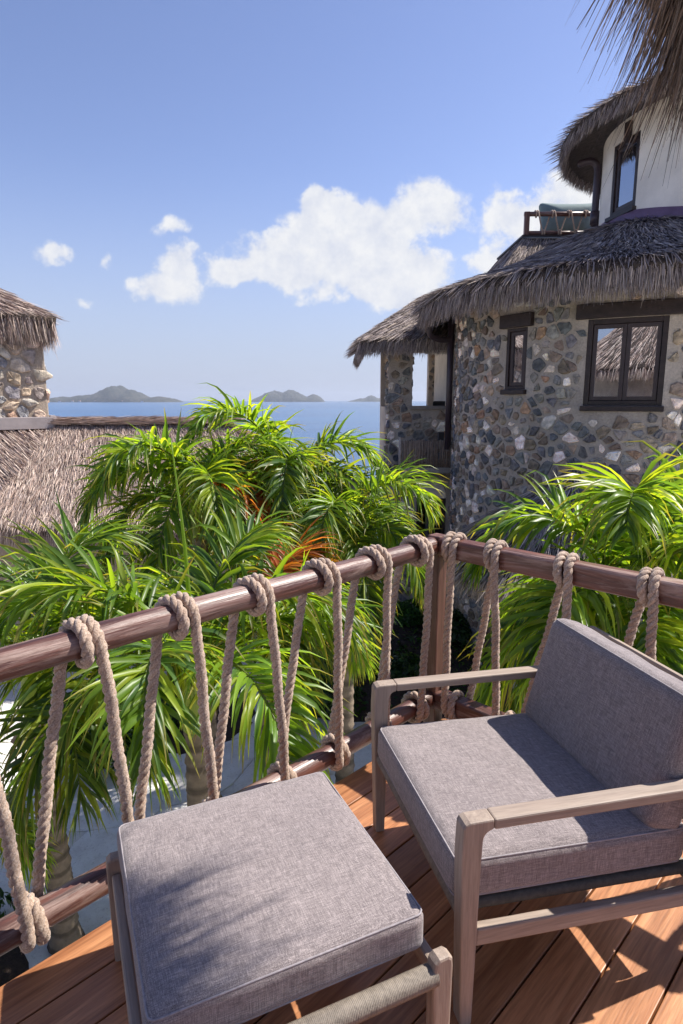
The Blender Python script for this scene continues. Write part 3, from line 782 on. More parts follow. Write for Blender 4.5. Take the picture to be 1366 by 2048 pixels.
# main gutter elbow and downpipe at the tower's left flank
pd = hit(905, 760)[0]; gx, gy = pd.x - .06, pd.y - .02
link('downpipe', tube_mesh([(gx, gy, 3.3), (gx, gy, .75)], .06, 12), PIPE, tower, smooth=True)
pg = smoothP(resample([at(858, 655, Y=gy - .25), at(860, 672, Y=gy - .2), at(880, 680, Y=gy - .1), (gx, gy, at(900, 680, Y=gy).z)], .03)[0], 6)
link('gutter_elbow', tube_mesh(pg, .055, 12), PIPE, tower, smooth=True)
child_world(tower)

# teal cushion on the terrace
e = empty('floor_cushion', (5.15, 14.9, tz + .06), 0, 'grey teal floor cushion leaning behind the rooftop rope rail', 'cushion')
def puff(sx, sy, sz, n=14, r=.05, dome=.0, pinch=0.):
    bm = bmesh.new(); bmesh.ops.create_cube(bm, size=2); bmesh.ops.subdivide_edges(bm, edges=bm.edges[:], cuts=n, use_grid_fill=True)
    hx, hy, hz = sx / 2, sy / 2, sz / 2
    for v in bm.verts:
        x, y, z = v.co
        # cluster the loops towards the edges
        f = lambda t_: math.copysign(abs(t_) ** .75, t_)
        px, py, pz = f(x) * hx, f(y) * hy, f(z) * hz
        ix, iy, iz = max(-hx + r, min(hx - r, px)), max(-hy + r, min(hy - r, py)), max(-hz + r, min(hz - r, pz))
        d = Vector((px - ix, py - iy, pz - iz))
        p = Vector((ix, iy, iz)) + (d.normalized() * r if d.length > 1e-9 else Vector())
        k = (1 - (p.x / hx) ** 2) * (1 - (p.y / hy) ** 2)
        p.z += math.copysign(1, p.z) * dome * max(0, k) ** .5 * (abs(p.z) / hz) ** 2 if hz else 0
        if pinch:
            c = (abs(p.x) / hx) ** 3 * (abs(p.z) / hz) ** 3
            p.x *= 1 + pinch * c; p.z *= 1 + pinch * c; p.y *= 1 - .6 * (max(abs(p.x) / hx, abs(p.z) / hz)) ** 3
        if dome:
            w_ = .0010 * (sin(p.x * 17 + p.y * 9 + sx * 40) + cos(p.y * 23 - p.x * 6) + sin((p.x + p.y) * 31)) ; p.z += w_ * min(1, abs(p.z) / hz); p.y += w_ * .8; p.x += w_ * .6
        v.co = p
    return bm
bm = puff(1.25, .45, .74, 12, .1, 0, .16); bmesh.ops.rotate(bm, cent=(0, 0, 0), matrix=Matrix.Rotation(-.15, 3, 'X'), verts=bm.verts); bmesh.ops.translate(bm, vec=(0, 0, .42), verts=bm.verts)
link('cover', bm_mesh(bm), TEAL, e, smooth=True)

# ------------------------------------------------------------------ square stone wing with balcony
wing = empty('stone_wing', (1.6, 13.2, GZ), 0, 'square stone wing with open balcony window and thatched hip roof, left of the round tower', 'building')
AX0, AX1, AY, AD = .98, 2.6, 13.0, 15.6
ox0, ox1 = at(825, 755, Y=AY).x, at(899, 755, Y=AY).x; oz0, oz1 = at(860, 812, Y=AY).z, at(860, 697, Y=AY).z
dx0, dx1 = at(833, 1010, Y=AY).x, at(893, 1010, Y=AY).x; dz0, dz1 = GZ, at(860, 998, Y=AY).z; daz = at(860, 955, Y=AY).z
def wallbox(nm, x0, x1, y0, y1, z0, z1, m=MORTAR): return box(nm, x0, x1, y0, y1, z0, z1, m, wing)
WTZ = 3.2
def front_wall(y0, y1, holes, x0, x1, z0, z1, nm='wall', m=MORTAR):
    me = bmesh.new(); xs_ = sorted({x0, x1, *[h[0] for h in holes], *[h[1] for h in holes]}); zs_ = sorted({z0, z1, *[h[2] for h in holes], *[h[3] for h in holes]})
    for a, b in zip(xs_[:-1], xs_[1:]):
        for c, d in zip(zs_[:-1], zs_[1:]):
            if any(h[0] <= a and b <= h[1] and h[2] <= c and d <= h[3] for h in holes): continue
            me.from_mesh(bm_mesh(box_bm(a, b, y0, y1, c, d)))
    bmesh.ops.remove_doubles(me, verts=me.verts, dist=1e-5)
    return link(nm, bm_mesh(me), m, wing)
H1 = (ox0, ox1, oz0, oz1); H2 = (dx0, dx1, dz0, daz)
front_wall(AY, AY + .38, [H1, H2], AX0, AX1, GZ - .2, WTZ)
bx0, bx1 = at(827, 760, Y=AD).x, at(857, 760, Y=AD).x
front_wall(AD, AD + .3, [(bx0 - .25, bx1, oz0 - .02, oz1 + .12)], AX0, 2.9, GZ, WTZ)
wallbox('side_wall', AX0, AX0 + .35, AY + .381, AD - .001, GZ, oz0 - .03); wallbox('side_wall', AX0, AX0 + .35, AY + .381, AD - .001, oz1 + .1, WTZ)
wallbox('inner_wall', at(868, 760, Y=AD).x, 2.9, AY + .381, AD - .001, GZ, WTZ, PLASTER)
wallbox('ceiling', AX0 + .36, 2.7, AY + .381, AD - .002, oz1 + .14, oz1 + .2, PLASTER)
wallbox('beam', at(868, 760, Y=AD).x - .5, at(868, 760, Y=AD).x - .002, AY + .5, AY + .7, oz1 - .06, oz1 + .13, PLASTER)
wallbox('floor_slab', AX0 + .36, 2.7, AY + .382, AD - .002, .3, .45, SHELL)
box('sill', ox0 - .05, ox1 + .0, AY - .06, AY + .4, oz0 - .07, oz0 - .004, simple('grey_sill', (.25, .22, .2), .8, .2, 8), wing, .008)
def wkeep(c, P):
    x0, x1 = (c[0] + P[:, 0]).min(), (c[0] + P[:, 0]).max(); z0, z1 = (c[1] + P[:, 1]).min(), (c[1] + P[:, 1]).max()
    for h in (H1, (H2[0], H2[1], H2[2], H2[3])):
        if x1 > h[0] + .01 and x0 < h[1] - .01 and z1 > h[2] - (.07 if h is H1 else 0) and z0 < h[3]: return False
    return x1 < 2.45 and x0 > AX0 - .06
lay_stones(wing, voronoi(AX0 - .05, 2.5, GZ, WTZ, .2, .42, np.random.default_rng(13)),
           lambda u, z: (np.array([u, AY, z]), np.array([1., 0, 0]), np.array([0, 0, 1.]), np.array([0, -1., 0])), ST_DARK, wkeep, 14, shrink=(.72, 1.0))
# stones on the left flank, which gives the uneven silhouette
lay_stones(wing, voronoi(AY, AY + .4, GZ, WTZ, .2, .4, np.random.default_rng(15)),
           lambda u, z: (np.array([AX0, u, z]), np.array([0, -1., 0]), np.array([0, 0, 1.]), np.array([-1., 0, 0])), ST_DARK, lambda c, P: True, 16, h=(.02, .06))
lay_stones(wing, [(s, p) for s, p in voronoi(oz0, oz1, AY + .05, AY + .36, .17, .4, np.random.default_rng(17))],
           lambda u, y: (np.array([ox0, y, u]), np.array([0, 0, 1.]), np.array([0, 1., 0]), np.array([1., 0, 0])), ST_DARK, lambda c, P: True, 18, h=(.01, .03))
lay_stones(wing, [(s, p) for s, p in voronoi(bx1 + .05, bx1 + .25, oz0, oz1 + .1, .17, .4, np.random.default_rng(19))],
           lambda u, z: (np.array([u, AD, z]), np.array([1, 0, 0.]), np.array([0, 0, 1.]), np.array([0, -1., 0])), ST_DARK, lambda c, P: True, 20, h=(.01, .03))
# arch over the lower door: plaster lunette, glazed door, near-black panels painted as room shade
lun = [(dx0 + .003, dz1), (dx1 - .003, dz1)] + [(dx0 + (dx1 - dx0) * (.5 + .5 * cos(a)) * .99 + .003, dz1 + (daz - dz1 - .01) * sin(a)) for a in np.linspace(.05, pi - .05, 14)]
link('lunette', bm_mesh(prism_bm(lun, AY + .1, AY + .2)), PLASTER, wing)
for sgn in (0, 1):
    pts = [(dx0 if sgn == 0 else dx1, dz1), (dx0 if sgn == 0 else dx1, daz)]
    arc = [((dx0 + dx1) / 2 + (-1 if sgn == 0 else 1) * (dx1 - dx0) / 2 * cos(a), dz1 + (daz - dz1) * sin(a)) for a in np.linspace(pi / 2, 0, 8)]
    link('arch_spandrel', bm_mesh(prism_bm([pts[1]] + arc, AY + .003, AY + .37)), MORTAR, wing)
box('door_frame', dx0 + .002, dx0 + .07, AY + .12, AY + .2, GZ, dz1 - .002, DARKW, wing); box('door_frame', dx1 - .07, dx1 - .002, AY + .12, AY + .2, GZ, dz1 - .002, DARKW, wing)
box('door_frame', dx0 + .3, dx0 + .35, AY + .12, AY + .2, GZ, dz1 - .002, DARKW, wing); box('door_head', dx0 + .071, dx1 - .071, AY + .12, AY + .2, dz1 - .06, dz1 - .002, DARKW, wing)
wallbox('room_shade_panel', dx0 - .2, dx0 + .05, AY + .9, AY + .95, GZ, .25, SHELL); wallbox('room_shade_panel', dx0 + .33, dx1 + .3, AY + .9, AY + .95, GZ, .25, SHELL)
box('curtain', dx1 - .38, dx1 - .2, AY + .5, AY + .55, GZ, dz1, simple('curtain', (.2, .2, .22), .9), wing, .02)
e = empty('daybed', ((dx0 + dx1) / 2 + .1, AY + .6, GZ), 0, 'blue cushioned daybed inside the arched lower doorway', 'bed')
box('mattress', -.3, .3, -.2, .2, .42, 1.0, BLUE, e, .03); box('frame', -.3, .3, -.2, .2, 0, .415, SHELL, e, .01)
# stick balustrade
sx0, sx1 = at(803, 905, Y=AY - .5).x, at(900, 905, Y=AY - .5).x; sz0, sz1 = at(850, 932, Y=AY - .5).z, at(850, 881, Y=AY - .5).z
STK = colmat('driftwood_stick', .9, .35, 20, .4, .01)
n = 44
for k in range(n):
    x = sx0 + (sx1 - sx0) * (k + .5) / n; r_ = random.uniform(.009, .014); g = random.uniform(.7, 1.4)
    link('stick', tube_mesh([(x + random.gauss(0, .006), AY - .5, sz0 - .03), (x + random.gauss(0, .012), AY - .5 + random.gauss(0, .006), (sz0 + sz1) / 2), (x + random.gauss(0, .006), AY - .5, sz1 + random.uniform(-.02, .02))], r_, 6, col=(.3 * g, .22 * g, .17 * g)), STK, wing, smooth=True)
link('balcony_post', tube_mesh([(sx0 - .03, AY - .5, sz0 - .1), (sx0 - .03, AY - .5, sz1 + .06)], .03, 10, col=(.5, .42, .36)), STK, wing)
box('balcony_slab', sx0 - .03, sx1 + .15, AY - .55, AY - .003, sz0 - .14, sz0 - .03, MORTAR, wing)
# roof of the wing
za = 2.86
wr = [((1.9, 14.3, 4.0), (3.6, 14.3, 4.0), (4.2, 12.45, 3.02), (.35, 12.45, za)), ((1.9, 14.4, 4.0), (1.9, 14.3, 4.0), (.35, 12.45, za), (.35, 16.3, za))]
for k, qd in enumerate(wr): thatch(wing, quadS(*qd), (0, 1), 7000, .34, .014, TH_GREY, 120 + k, nf=4500, fl=.28, fthick=.16, gu=10, gv=5, skew=-.15 if k == 0 else .1, fdown=.7)
child_world(wing)
e = empty('outdoor_speaker', (at(882, 875, Y=AY - .45).x, AY - .42, sz1), 0, 'small grey box speaker perched above the stick balustrade', 'speaker')
box('cabinet', -.06, .06, -.05, .05, .0, .17, BOXM, e, .01); box('grille', -.05, .05, -.056, -.051, .015, .155, SHELL, e)
link('bracket', tube_mesh([(0, .05, .08), (0, .42, .08)], .012, 8), PIPE, e)
e = empty('lounge_seat', (at(884, 800, Y=13.9).x, 13.9, .45), 0, 'dark seat back showing above the balcony window sill', 'chair')
box('backrest', -.2, .12, -.06, .06, .6, oz0 + .1 - .45, SHELL, e, .04, 3); box('seat', -.2, .12, .07, .3, .3, .45, SHELL, e, .03)
for x in (-.17, .09): box('leg', x - .02, x + .02, .1, .14, 0, .298, SHELL, e)

# ------------------------------------------------------------------ low thatched hut at the foot of the tower
e = empty('thatched_lean_to', (2.9, 7.6, GZ), 0, 'low grey thatched roof behind the right palm at the tower foot', 'hut')
S = cone(0, 0, [(.05, 3.62), (1.0, 3.0), (1.65, 2.5)])
thatch(e, S, (rad(0), rad(360)), 16000, .34, .013, TH_GREY, 130, nf=3000, fl=.25, fthick=.14, gu=40, gv=6, skew=.1, weight=lambda u, v: .1 + .9 * v)
for a in (40, 130, 220, 310): link('post', tube_mesh([(1.2 * cos(rad(a)), 1.2 * sin(rad(a)), 0), (1.2 * cos(rad(a)), 1.2 * sin(rad(a)), 2.75)], .06, 8), DARKW, e)

# ------------------------------------------------------------------ long thatched roof at left
e = empty('thatched_house', (-5, 8, GZ), 0, 'long low house under a sunlit straw thatched roof at left', 'building')
RX0, RX1 = -14.5, -2.4; RY, RZ = 12.0, 1.34; EY, EZ = 9.3, -.24
def off(p): return (p[0] + 5, p[1] - 8, p[2] - GZ)
front = quadS(off((RX0, RY, RZ)), off((RX1, RY, RZ)), off((.5, EY, EZ)), off((RX0, EY, EZ)))
thatch(e, front, (0, 1), 120000, .24, .0095, TH_WARM, 140, nf=9000, fl=.3, fthick=.2, gu=20, gv=8, skew=-.35, weight=lambda u, v: np.where(u > .25, 1, .25))
thatch(e, quadS(off((RX1, RY, RZ)), off((RX1, RY + .1, RZ)), off((.5, 14.7, EZ)), off((.5, EY, EZ))), (0, 1), 9000, .3, .014, TH_WARM, 141, nf=2500, fl=.3, fthick=.2, gu=8, gv=8)
thatch(e, quadS(off((RX1, RY, RZ)), off((RX0, RY, RZ)), off((RX0, 14.7, EZ)), off((.5, 14.7, EZ))), (0, 1), 2000, .3, .02, TH_WARM, 142, gu=8, gv=4, fthick=.1)
# ridge roll laid along the crest
rr = np.random.default_rng(8); n = 12000; u = rr.uniform(RX0 + 4, RX1 + .15, n); a = rr.uniform(-.4, 2.3, n)
P = np.stack([u, RY - .05 - .2 * np.sin(a - .6), RZ - .09 + .1 * np.cos(a - .9) ], -1); P -= np.array([-5, 8, GZ])
Nn = np.stack([0 * u, -np.sin(a - .6), np.cos(a - .6)], -1); D = np.stack([np.ones(n), rr.normal(0, .12, n) - .1, rr.normal(0, .05, n)], -1); D /= np.linalg.norm(D, axis=1)[:, None]
V, Q, C_ = strand_mesh(P, D, Nn, .4 * rr.uniform(.5, 1.3, n), .014 * rr.uniform(.6, 1.3, n), rr.uniform(0, .03, n), np.zeros(n), [(.46, .34, .28), (.3, .21, .17), (.58, .45, .37)], rr)
o = link('ridge_thatch', np_mesh('rt', V, Q, C_), THATCH, e); o['kind'] = 'stuff'
box('wall', -8.5, 3.2, 2.5, 5.6, -.2, 2.9, MORTARL, e)
# stone cupola hut rising through the roof
hx, hy = at(100, 846, Y=11.8).x, 11.8; rz_ = rad(42)
hut = empty('stone_cupola', (hx, hy, 1.25), rz_, 'small square stone hut with its own thatch cap, rising through the left roof', 'building')
hut.scale = (1.38,) * 3
# local: right-front corner at the origin, front wall runs along -x, facing -y
box('wall', -3.0, 0, .0, 3.0, -.9, 1.25, MORTARL, hut, .02)
lay_stones(hut, voronoi(-2.2, -.08, 0.0, 1.2, .19, .42, np.random.default_rng(23)),
           lambda u, z: (np.array([u, 0, z]), np.array([1., 0, 0]), np.array([0, 0, 1.]), np.array([0, -1., 0])), ST_WARM, lambda c, P: True, 24, shrink=(.75, .97), h=(.012, .035))
lay_stones(hut, voronoi(0, .5, 0.0, 1.2, .22, .42, np.random.default_rng(25)),
           lambda u, z: (np.array([0, u, z]), np.array([0, 1., 0]), np.array([0, 0, 1.]), np.array([1., 0, 0])), ST_WARM, lambda c, P: True, 26, h=(.01, .03))
bm = prism_bm([(-3.1, -.06), (.07, -.06), (.07, .10), (-3.1, .10)], -.09, -.025, .006); link('flashing', bm_mesh(bm), FLASHL, hut)
bm = box_bm(.005, .07, -.024, .9, -.08, .12, .005); link('flashing', bm_mesh(bm), FLASHL, hut)
A_ = (-1.5, 1.5, 2.34); sd_pts = [(-2.2, -.03, -.06), (.05, -.03, -.06), (.3, -.9, -.62), (-2.2, -1.1, -1.1)]
thatch(hut, quadS(*sd_pts), (0, 1), 9000, .2, .008, TH_WARM, 149, gu=6, gv=4, fthick=.05, skew=.2)
c = [(.15, -.15, 1.42), (-3.4, -.15, 1.42), (.15, 3.4, 1.42)]
thatch(hut, quadS((-1.55, 1.5, 2.44), (-1.45, 1.5, 2.44), c[0], c[1]), (0, 1), 16000, .2, .009, TH_WARM, 150, nf=7000, fl=.33, fthick=.18, gu=10, gv=6, fdown=.95, weight=lambda u, v: .1 + .9 * v)
thatch(hut, quadS((-1.45, 1.45, 2.44), (-1.45, 1.5, 2.44), c[2], c[0]), (0, 1), 3000, .26, .012, TH_WARM, 151, nf=3500, fl=.32, fthick=.18, gu=10, gv=6, fdown=.95)
thatch(hut, quadS((-1.45, 1.6, 2.44), (-1.55, 1.6, 2.44), (-3.4, 3.4, 1.42), (.15, 3.4, 1.42)), (0, 1), 400, .26, .012, TH_WARM, 152, gu=10, gv=6)

# ------------------------------------------------------------------ palms
GREENS = np.array([(.125, .215, .025), (.17, .275, .03), (.09, .165, .022), (.24, .31, .032), (.065, .13, .03)])
def frond_mesh(az, el, L, lf_len, lf_w, seed, col_k=1.0, dead=False, curve=1.0, nleaf=62, droop=.2, curl=0):
    r = np.random.default_rng(seed); ns = 26
    d = np.array([cos(az) * cos(el), sin(az) * cos(el), sin(el)]); p = np.zeros(3); side0 = np.array([-sin(az), cos(az), 0.])
    pts, dirs = [p], [d]
    for k in range(ns):
        f = k / ns; g = curve * (.02 + .19 * f)
        d = d + np.array([0, 0, -1.]) * g + side0 * curl * .03; d /= np.linalg.norm(d)
        p = p + d * L / ns; pts.append(p); dirs.append(d)
    pts, dirs = np.array(pts), np.array(dirs)
    t = np.linspace(.12, .995, nleaf); t = np.repeat(t, 2) + r.normal(0, .004, 2 * nleaf); sg = np.tile([1., -1.], nleaf)
    idx = t * ns; P0 = np.stack([np.interp(idx, np.arange(ns + 1), pts[:, k]) for k in range(3)], 1); T = np.stack([np.interp(idx, np.arange(ns + 1), dirs[:, k]) for k in range(3)], 1)
    T /= np.linalg.norm(T, axis=1)[:, None]
    S_ = side0[None] - T * (T @ side0)[:, None]; S_ /= np.linalg.norm(S_, axis=1)[:, None]; U = np.cross(T, S_); U *= np.sign(U[:, 2:3] + 1e-9)
    n = len(t); fwd = rad(20) + rad(36) * t + r.normal(0, .18, n); vee = rad(30) * (1 - .5 * t) + r.normal(0, .34, n)
    d = T * np.sin(fwd)[:, None] + (S_ * (sg * np.cos(vee))[:, None] + U * np.sin(vee)[:, None]) * np.cos(fwd)[:, None]
    d /= np.linalg.norm(d, axis=1)[:, None]
    prof = np.interp(t, [0, .12, .3, .55, .8, 1], [.5, .62, .95, 1, .72, .38]) * r.uniform(.8, 1.12, n)
    Lf = lf_len * prof; Wf = lf_w * r.uniform(.75, 1.2, n) * np.interp(t, [0, .2, .8, 1], [.7, 1, .9, .55])
    nseg = 5; wprof = [.35, 1, .98, .72, .4, .04]; p = P0.copy(); V = []
    kd = droop * r.uniform(.25, 1.5, n)
    tw = r.normal(0, .6, n)
    for s in range(nseg + 1):
        w = T - d * np.sum(T * d, 1)[:, None]; w /= np.linalg.norm(w, axis=1)[:, None] + 1e-9; nn = np.cross(d, w)
        nn *= np.where(nn[:, 2:3] < 0, -1, 1)
        a = (tw * s / nseg)[:, None]; w2 = w * np.cos(a) + nn * np.sin(a); h = (Wf * wprof[s] / 2)[:, None]
        V += [p - w2 * h + nn * h * .35, p - nn * h * .25, p + w2 * h + nn * h * .35]
        d = d + np.array([0, 0, -1.]) * (kd * (.5 + s * .55))[:, None]; d /= np.linalg.norm(d, axis=1)[:, None]
        p = p + d * (Lf / nseg)[:, None]
    m_ = 3 * (nseg + 1); V = np.stack(V, 1).reshape(-1, 3); b = np.arange(n) * m_
    Q = np.concatenate([np.stack([b + 3 * s + c, b + 3 * s + c + 1, b + 3 * s + c + 4, b + 3 * s + c + 3], -1) for s in range(nseg) for c in (0, 1)])
    base = GREENS[r.integers(0, 5, n)] * r.uniform(.75, 1.3, n)[:, None] * col_k
    if dead: base = np.array([.34, .115, .03]) * r.uniform(.5, 1.35, n)[:, None]
    C_ = np.repeat(base, m_, 0).reshape(n, m_, 3); tipc = np.array([.26, .2, .06]) if not dead else np.array([.3, .14, .05])
    tp = (r.random(n) < .45)
    C_[tp, -3:] = tipc; C_[tp, -6:-3] = C_[tp, -6:-3] * .5 + tipc * .5
    # rachis
    rp, _ = resample(pts, L / 16); rm_r = np.linspace(.017, .003, len(rp)); sides = 6
    T2, N2, B2 = frames(rp); an = np.linspace(0, 2 * pi, sides, endpoint=False)
    RV = (rp[:, None] + rm_r[:, None, None] * (np.cos(an)[None, :, None] * N2[:, None] + np.sin(an)[None, :, None] * B2[:, None])).reshape(-1, 3)
    i = np.arange(len(rp) - 1)[:, None] * sides; j = np.arange(sides)[None]; RQ = np.stack([i + j, i + (j + 1) % sides, i + sides + (j + 1) % sides, i + sides + j], -1).reshape(-1, 4)
    rc = np.array([.16, .2, .05]) if not dead else np.array([.3, .12, .04])
    return np_mesh('frond', np.vstack([V, RV]), np.vstack([Q, RQ + len(V)]), np.vstack([C_.reshape(-1, 3), np.tile(rc, (len(RV), 1))]))
def palm(base, crown, label, seed, L=1.7, lf=.62, w=.031, nf=13, tr=.085, elmax=70, elmin=-15, ck=1.0, shaft=.55, spear=0, dead=(), curve=1.0, az0=None, skip=(), droop=.17, nleaf=80, extra=()):
    r = np.random.default_rng(seed); base = np.array(base, float); crown = np.array(crown, float)
    e = empty('palm_tree', tuple(base), 0, label, 'palm tree', 'palms in the garden below the deck'); c = crown - base
    # trunk with leaf scar rings
    n = 90; f = np.linspace(0, 1, n); sh = c * 1.0; top = c - np.array([0, 0, shaft])
    path = np.stack([top[0] * f ** 1.4, top[1] * f ** 1.4, top[2] * f], 1)
    R = tr * (1.25 - .35 * f) * (1 + .09 * ((np.arange(n) % 4) == 0) - .03 * ((np.arange(n) % 4) == 3)) * (1 + r.normal(0, .025, n)); R[:4] *= 1.25
    me = tube_mesh(path, R, 14); cc = np.array([.24, .19, .14])[None] * np.where((np.arange(n) % 6) < 2, .6, 1.1)[:, None]
    col = np.vstack([np.repeat(cc, 14, 0), cc[:1], cc[-1:]]); setcol(me, col); link('trunk', me, TRUNKM, e)
    f = np.linspace(0, 1, 14); path = top[None] + np.stack([0 * f, 0 * f, f * shaft * 1.05], 1)
    R = tr * np.interp(f, [0, .12, .3, 1], [1.0, 1.18, 1.08, .55]); me = tube_mesh(path, R, 14, col=(.3, .38, .12)); link('crownshaft', me, LEAF, e, smooth=True)
    a = az0 if az0 is not None else r.uniform(0, 6.28)
    for k in range(nf):
        az = a + k * 2.399963; g = k / (nf - 1); el = rad(elmax + (elmin - elmax) * g ** .85) + r.normal(0, .08)
        if k in skip: continue
        me = frond_mesh(az, el, L * r.uniform(.9, 1.1), lf * r.uniform(.9, 1.1), w, seed * 100 + k, ck * (r.uniform(.85, 1.15) if g < .8 else r.uniform(.6, .9)), k in dead, curve * r.uniform(.85, 1.2) * (1.0 if g < .7 else .9), nleaf, droop * (1 + .5 * g), r.normal(0, .5))
        o = link('frond', me, LEAF, e, loc=tuple(c + np.array([cos(az), sin(az), 0]) * .03 + np.array([0, 0, -.12 * g])))
        if k in dead: o['label'] = 'dead orange brown frond'
    for (azd, eld, Ld, isdead) in extra:
        me = frond_mesh(rad(azd), rad(eld), Ld, lf * .95, w, seed * 77 + int(azd), ck, isdead, curve, nleaf, droop, 0)
        o = link('frond', me, LEAF, e, loc=tuple(c))
        if isdead: o['label'] = 'dead orange brown frond'
    if spear:
        sp, _ = resample([tuple(c), tuple(c + np.array([-.02, .02, spear * .5])), tuple(c + np.array([-.08, .03, spear]))], .1)
        link('spear_leaf', tube_mesh(smoothP(sp, 3), np.linspace(.02, .003, len(sp)), 7, col=(.2, .3, .05)), LEAF, e, smooth=True)
    return e
def P3(u, v, zc):   # a point at depth zc along the camera axis
    a = (u - CX) / F; b = (v - CY) / F
    return (a * zc, (cos(PITCH) - b * sin(PITCH)) * zc, EYE - (sin(PITCH) + b * cos(PITCH)) * zc)
def planted(c, dx=0, dy=0): return (c[0] + dx, c[1] + dy, GZ + .1)
c = P3(385, 1300, 4.0)
palm(planted(c, .02, -.05), c, 'middle palm with pale green crownshaft and upright spear, close beyond the left rail', 1, L=1.4, lf=.56, w=.036, nf=10, nleaf=66, spear=1.35, elmax=62, elmin=22, curve=.8)
c = P3(60, 1280, 4.3)
palm(planted(c, -.1, .3), c, 'leftmost palm, its fronds filling the left edge of the view', 2, L=1.45, lf=.6, w=.03, nf=9, nleaf=68, elmax=56, elmin=18, az0=1.2, curve=.85)
c = P3(1262, 1175, 4.1)
palm(planted(c, .1, .1), c, 'lush palm behind the armchair and the right hand rail', 3, L=1.3, lf=.58, w=.038, nf=16, elmax=74, elmin=-35, ck=1.15, droop=.2)
c = P3(395, 965, 6.1)
palm(planted(c), c, 'tall palm standing in front of the long thatched roof', 4, L=1.28, lf=.5, w=.034, nf=12, elmax=60, elmin=-5, extra=((-28, 4, 1.35, True),))
c = P3(575, 950, 6.8)
palm(planted(c), c, 'highest palm with one dead orange frond, its top over the sea horizon', 5, L=1.4, lf=.56, w=.034, nf=14, elmax=58, elmin=-12, extra=((236, 16, 1.3, True), (215, 5, 1.1, True)))
c = P3(690, 1030, 6.2)
palm(planted(c), c, 'palm with bright drooping fronds in front of the square stone wing', 6, L=1.22, lf=.5, w=.03, nf=13, elmax=48, elmin=-20)
c = P3(-190, 1640, 3.9)
palm((c[0], c[1] + .1, GZ + .1), c, 'low palm whose dark frond tips reach in at the lower left edge', 7, L=.9, lf=.45, w=.031, nf=8, elmax=45, elmin=-15)
c = P3(535, 1185, 4.9)
palm(planted(c), c, 'palm whose fronds hang behind the corner of the railing', 8, L=1.1, lf=.5, w=.03, nf=7, nleaf=64, elmax=36, elmin=-8, extra=((62, 44, 1.0, True),))

# ------------------------------------------------------------------ deck
E1 = np.array([.70711, .70711]); E2 = np.array([.70711, -.70711]); K = np.array([.5, 3.12]); DA = pi / 4
deck = empty('deck', (K[0], K[1], 0), DA, kind='structure')
# local deck frame: x along E1 (boards), y towards the left rail; rail line is y=0, boards at y<0
pitch = .155; y = -.035
k = 0
while y > -4.6:
    w = pitch - .006
    Lr = 1.2 if k > 10 else 0.03
    bd = box('deck_board', -6.5, .02, -w / 2, w / 2, -.03, 0, DECK, deck, .003, 2, loc=(0, y - pitch / 2 - .02, random.uniform(-.0008, .0008)))
    y -= pitch; k += 1
box('gap_shade_sheet', -6.45, -.02, -4.55, -.075, -.045, -.034, SHELL, deck)  # dark sheet added so the board gaps read as shade
box('joist', -6.4, .0, -.16, -.10, -.19, -.046, DARKW, deck)
for yy in (-1.2, -2.4, -3.6): box('joist', -6.4, 0, yy - .03, yy + .03, -.19, -.046, DARKW, deck)
box('fascia', .022, .05, -4.6, -.06, -.2, -.005, RAIL, deck, .004)
for xx, yy in ((-.1, -.3), (-3, -.3), (-.1, -4.4)): box('support_post', xx - .07, xx + .07, yy - .07, yy + .07, GZ, -.191, DARKW, deck)

# ------------------------------------------------------------------ railing with ropes
rl = empty('deck_railing', (K[0], K[1], 0), 0, 'dark varnished wooden deck railing laced with thick zigzag rope', 'railing')
def w3(p, z): return Vector((p[0] - K[0], p[1] - K[1], z))
TZ, BZ = .957, .11; RR = .048
def rail_round(name, L, z, r, noise_=0.0015):
    n = 120; xs_ = np.linspace(0, L, n); rr_ = np.random.default_rng(int(z * 1000))
    P = np.stack([xs_, .004 * np.sin(xs_ * 2.1), .004 * np.sin(xs_ * 3.3 + 1)], 1)
    me = tube_mesh(P, r * (1 + .012 * np.sin(xs_ * 5) + rr_.normal(0, .004, n)), 24)
    return link(name, me, RAIL, rl, loc=w3(K - E1 * (L + .03), z), rot=(0, 0, DA), smooth=True)
rail_round('top_rail', 3.6, TZ, RR); rail_round('bottom_rail', 3.6, BZ, .047)
for nm, z in (('top_rail', TZ), ('bottom_rail', BZ)):
    box(nm, .03, 3.2, -.044, .044, -.05, .05, RAIL, rl, .014, 3, loc=w3(K, z), rot=(0, 0, -DA))
box('post', -.038, .038, -.038, .038, -.2, TZ + .055, RAILZ, rl, .006, 2, loc=w3(K, 0), rot=(0, 0, DA))
def rope_path(tops, bots, e, nin, o0, rt, rb):
    """lace from top knot to bottom knot along direction e; o0 = start point on the axis (2-D)."""
    d = .043; P = []
    e3 = np.array([e[0], e[1], 0]); n3 = np.array([nin[0], nin[1], 0]); up = np.array([0, 0, 1.]); o3 = np.array([o0[0] - K[0], o0[1] - K[1], 0])
    for k, s in enumerate(tops):
        for a in np.linspace(-90, 450, 60): P.append(o3 + e3 * (s + (a - 180) / 360 * d) + up * (TZ + rt * cos(rad(a))) + n3 * rt * sin(rad(a)))
        if k < len(bots):
            b = bots[k]
            for a in np.linspace(90, 630, 60): P.append(o3 + e3 * (b + (a - 360) / 360 * d) + up * (BZ + rb * cos(rad(a))) + n3 * rb * sin(rad(a)))
    return np.array(P)
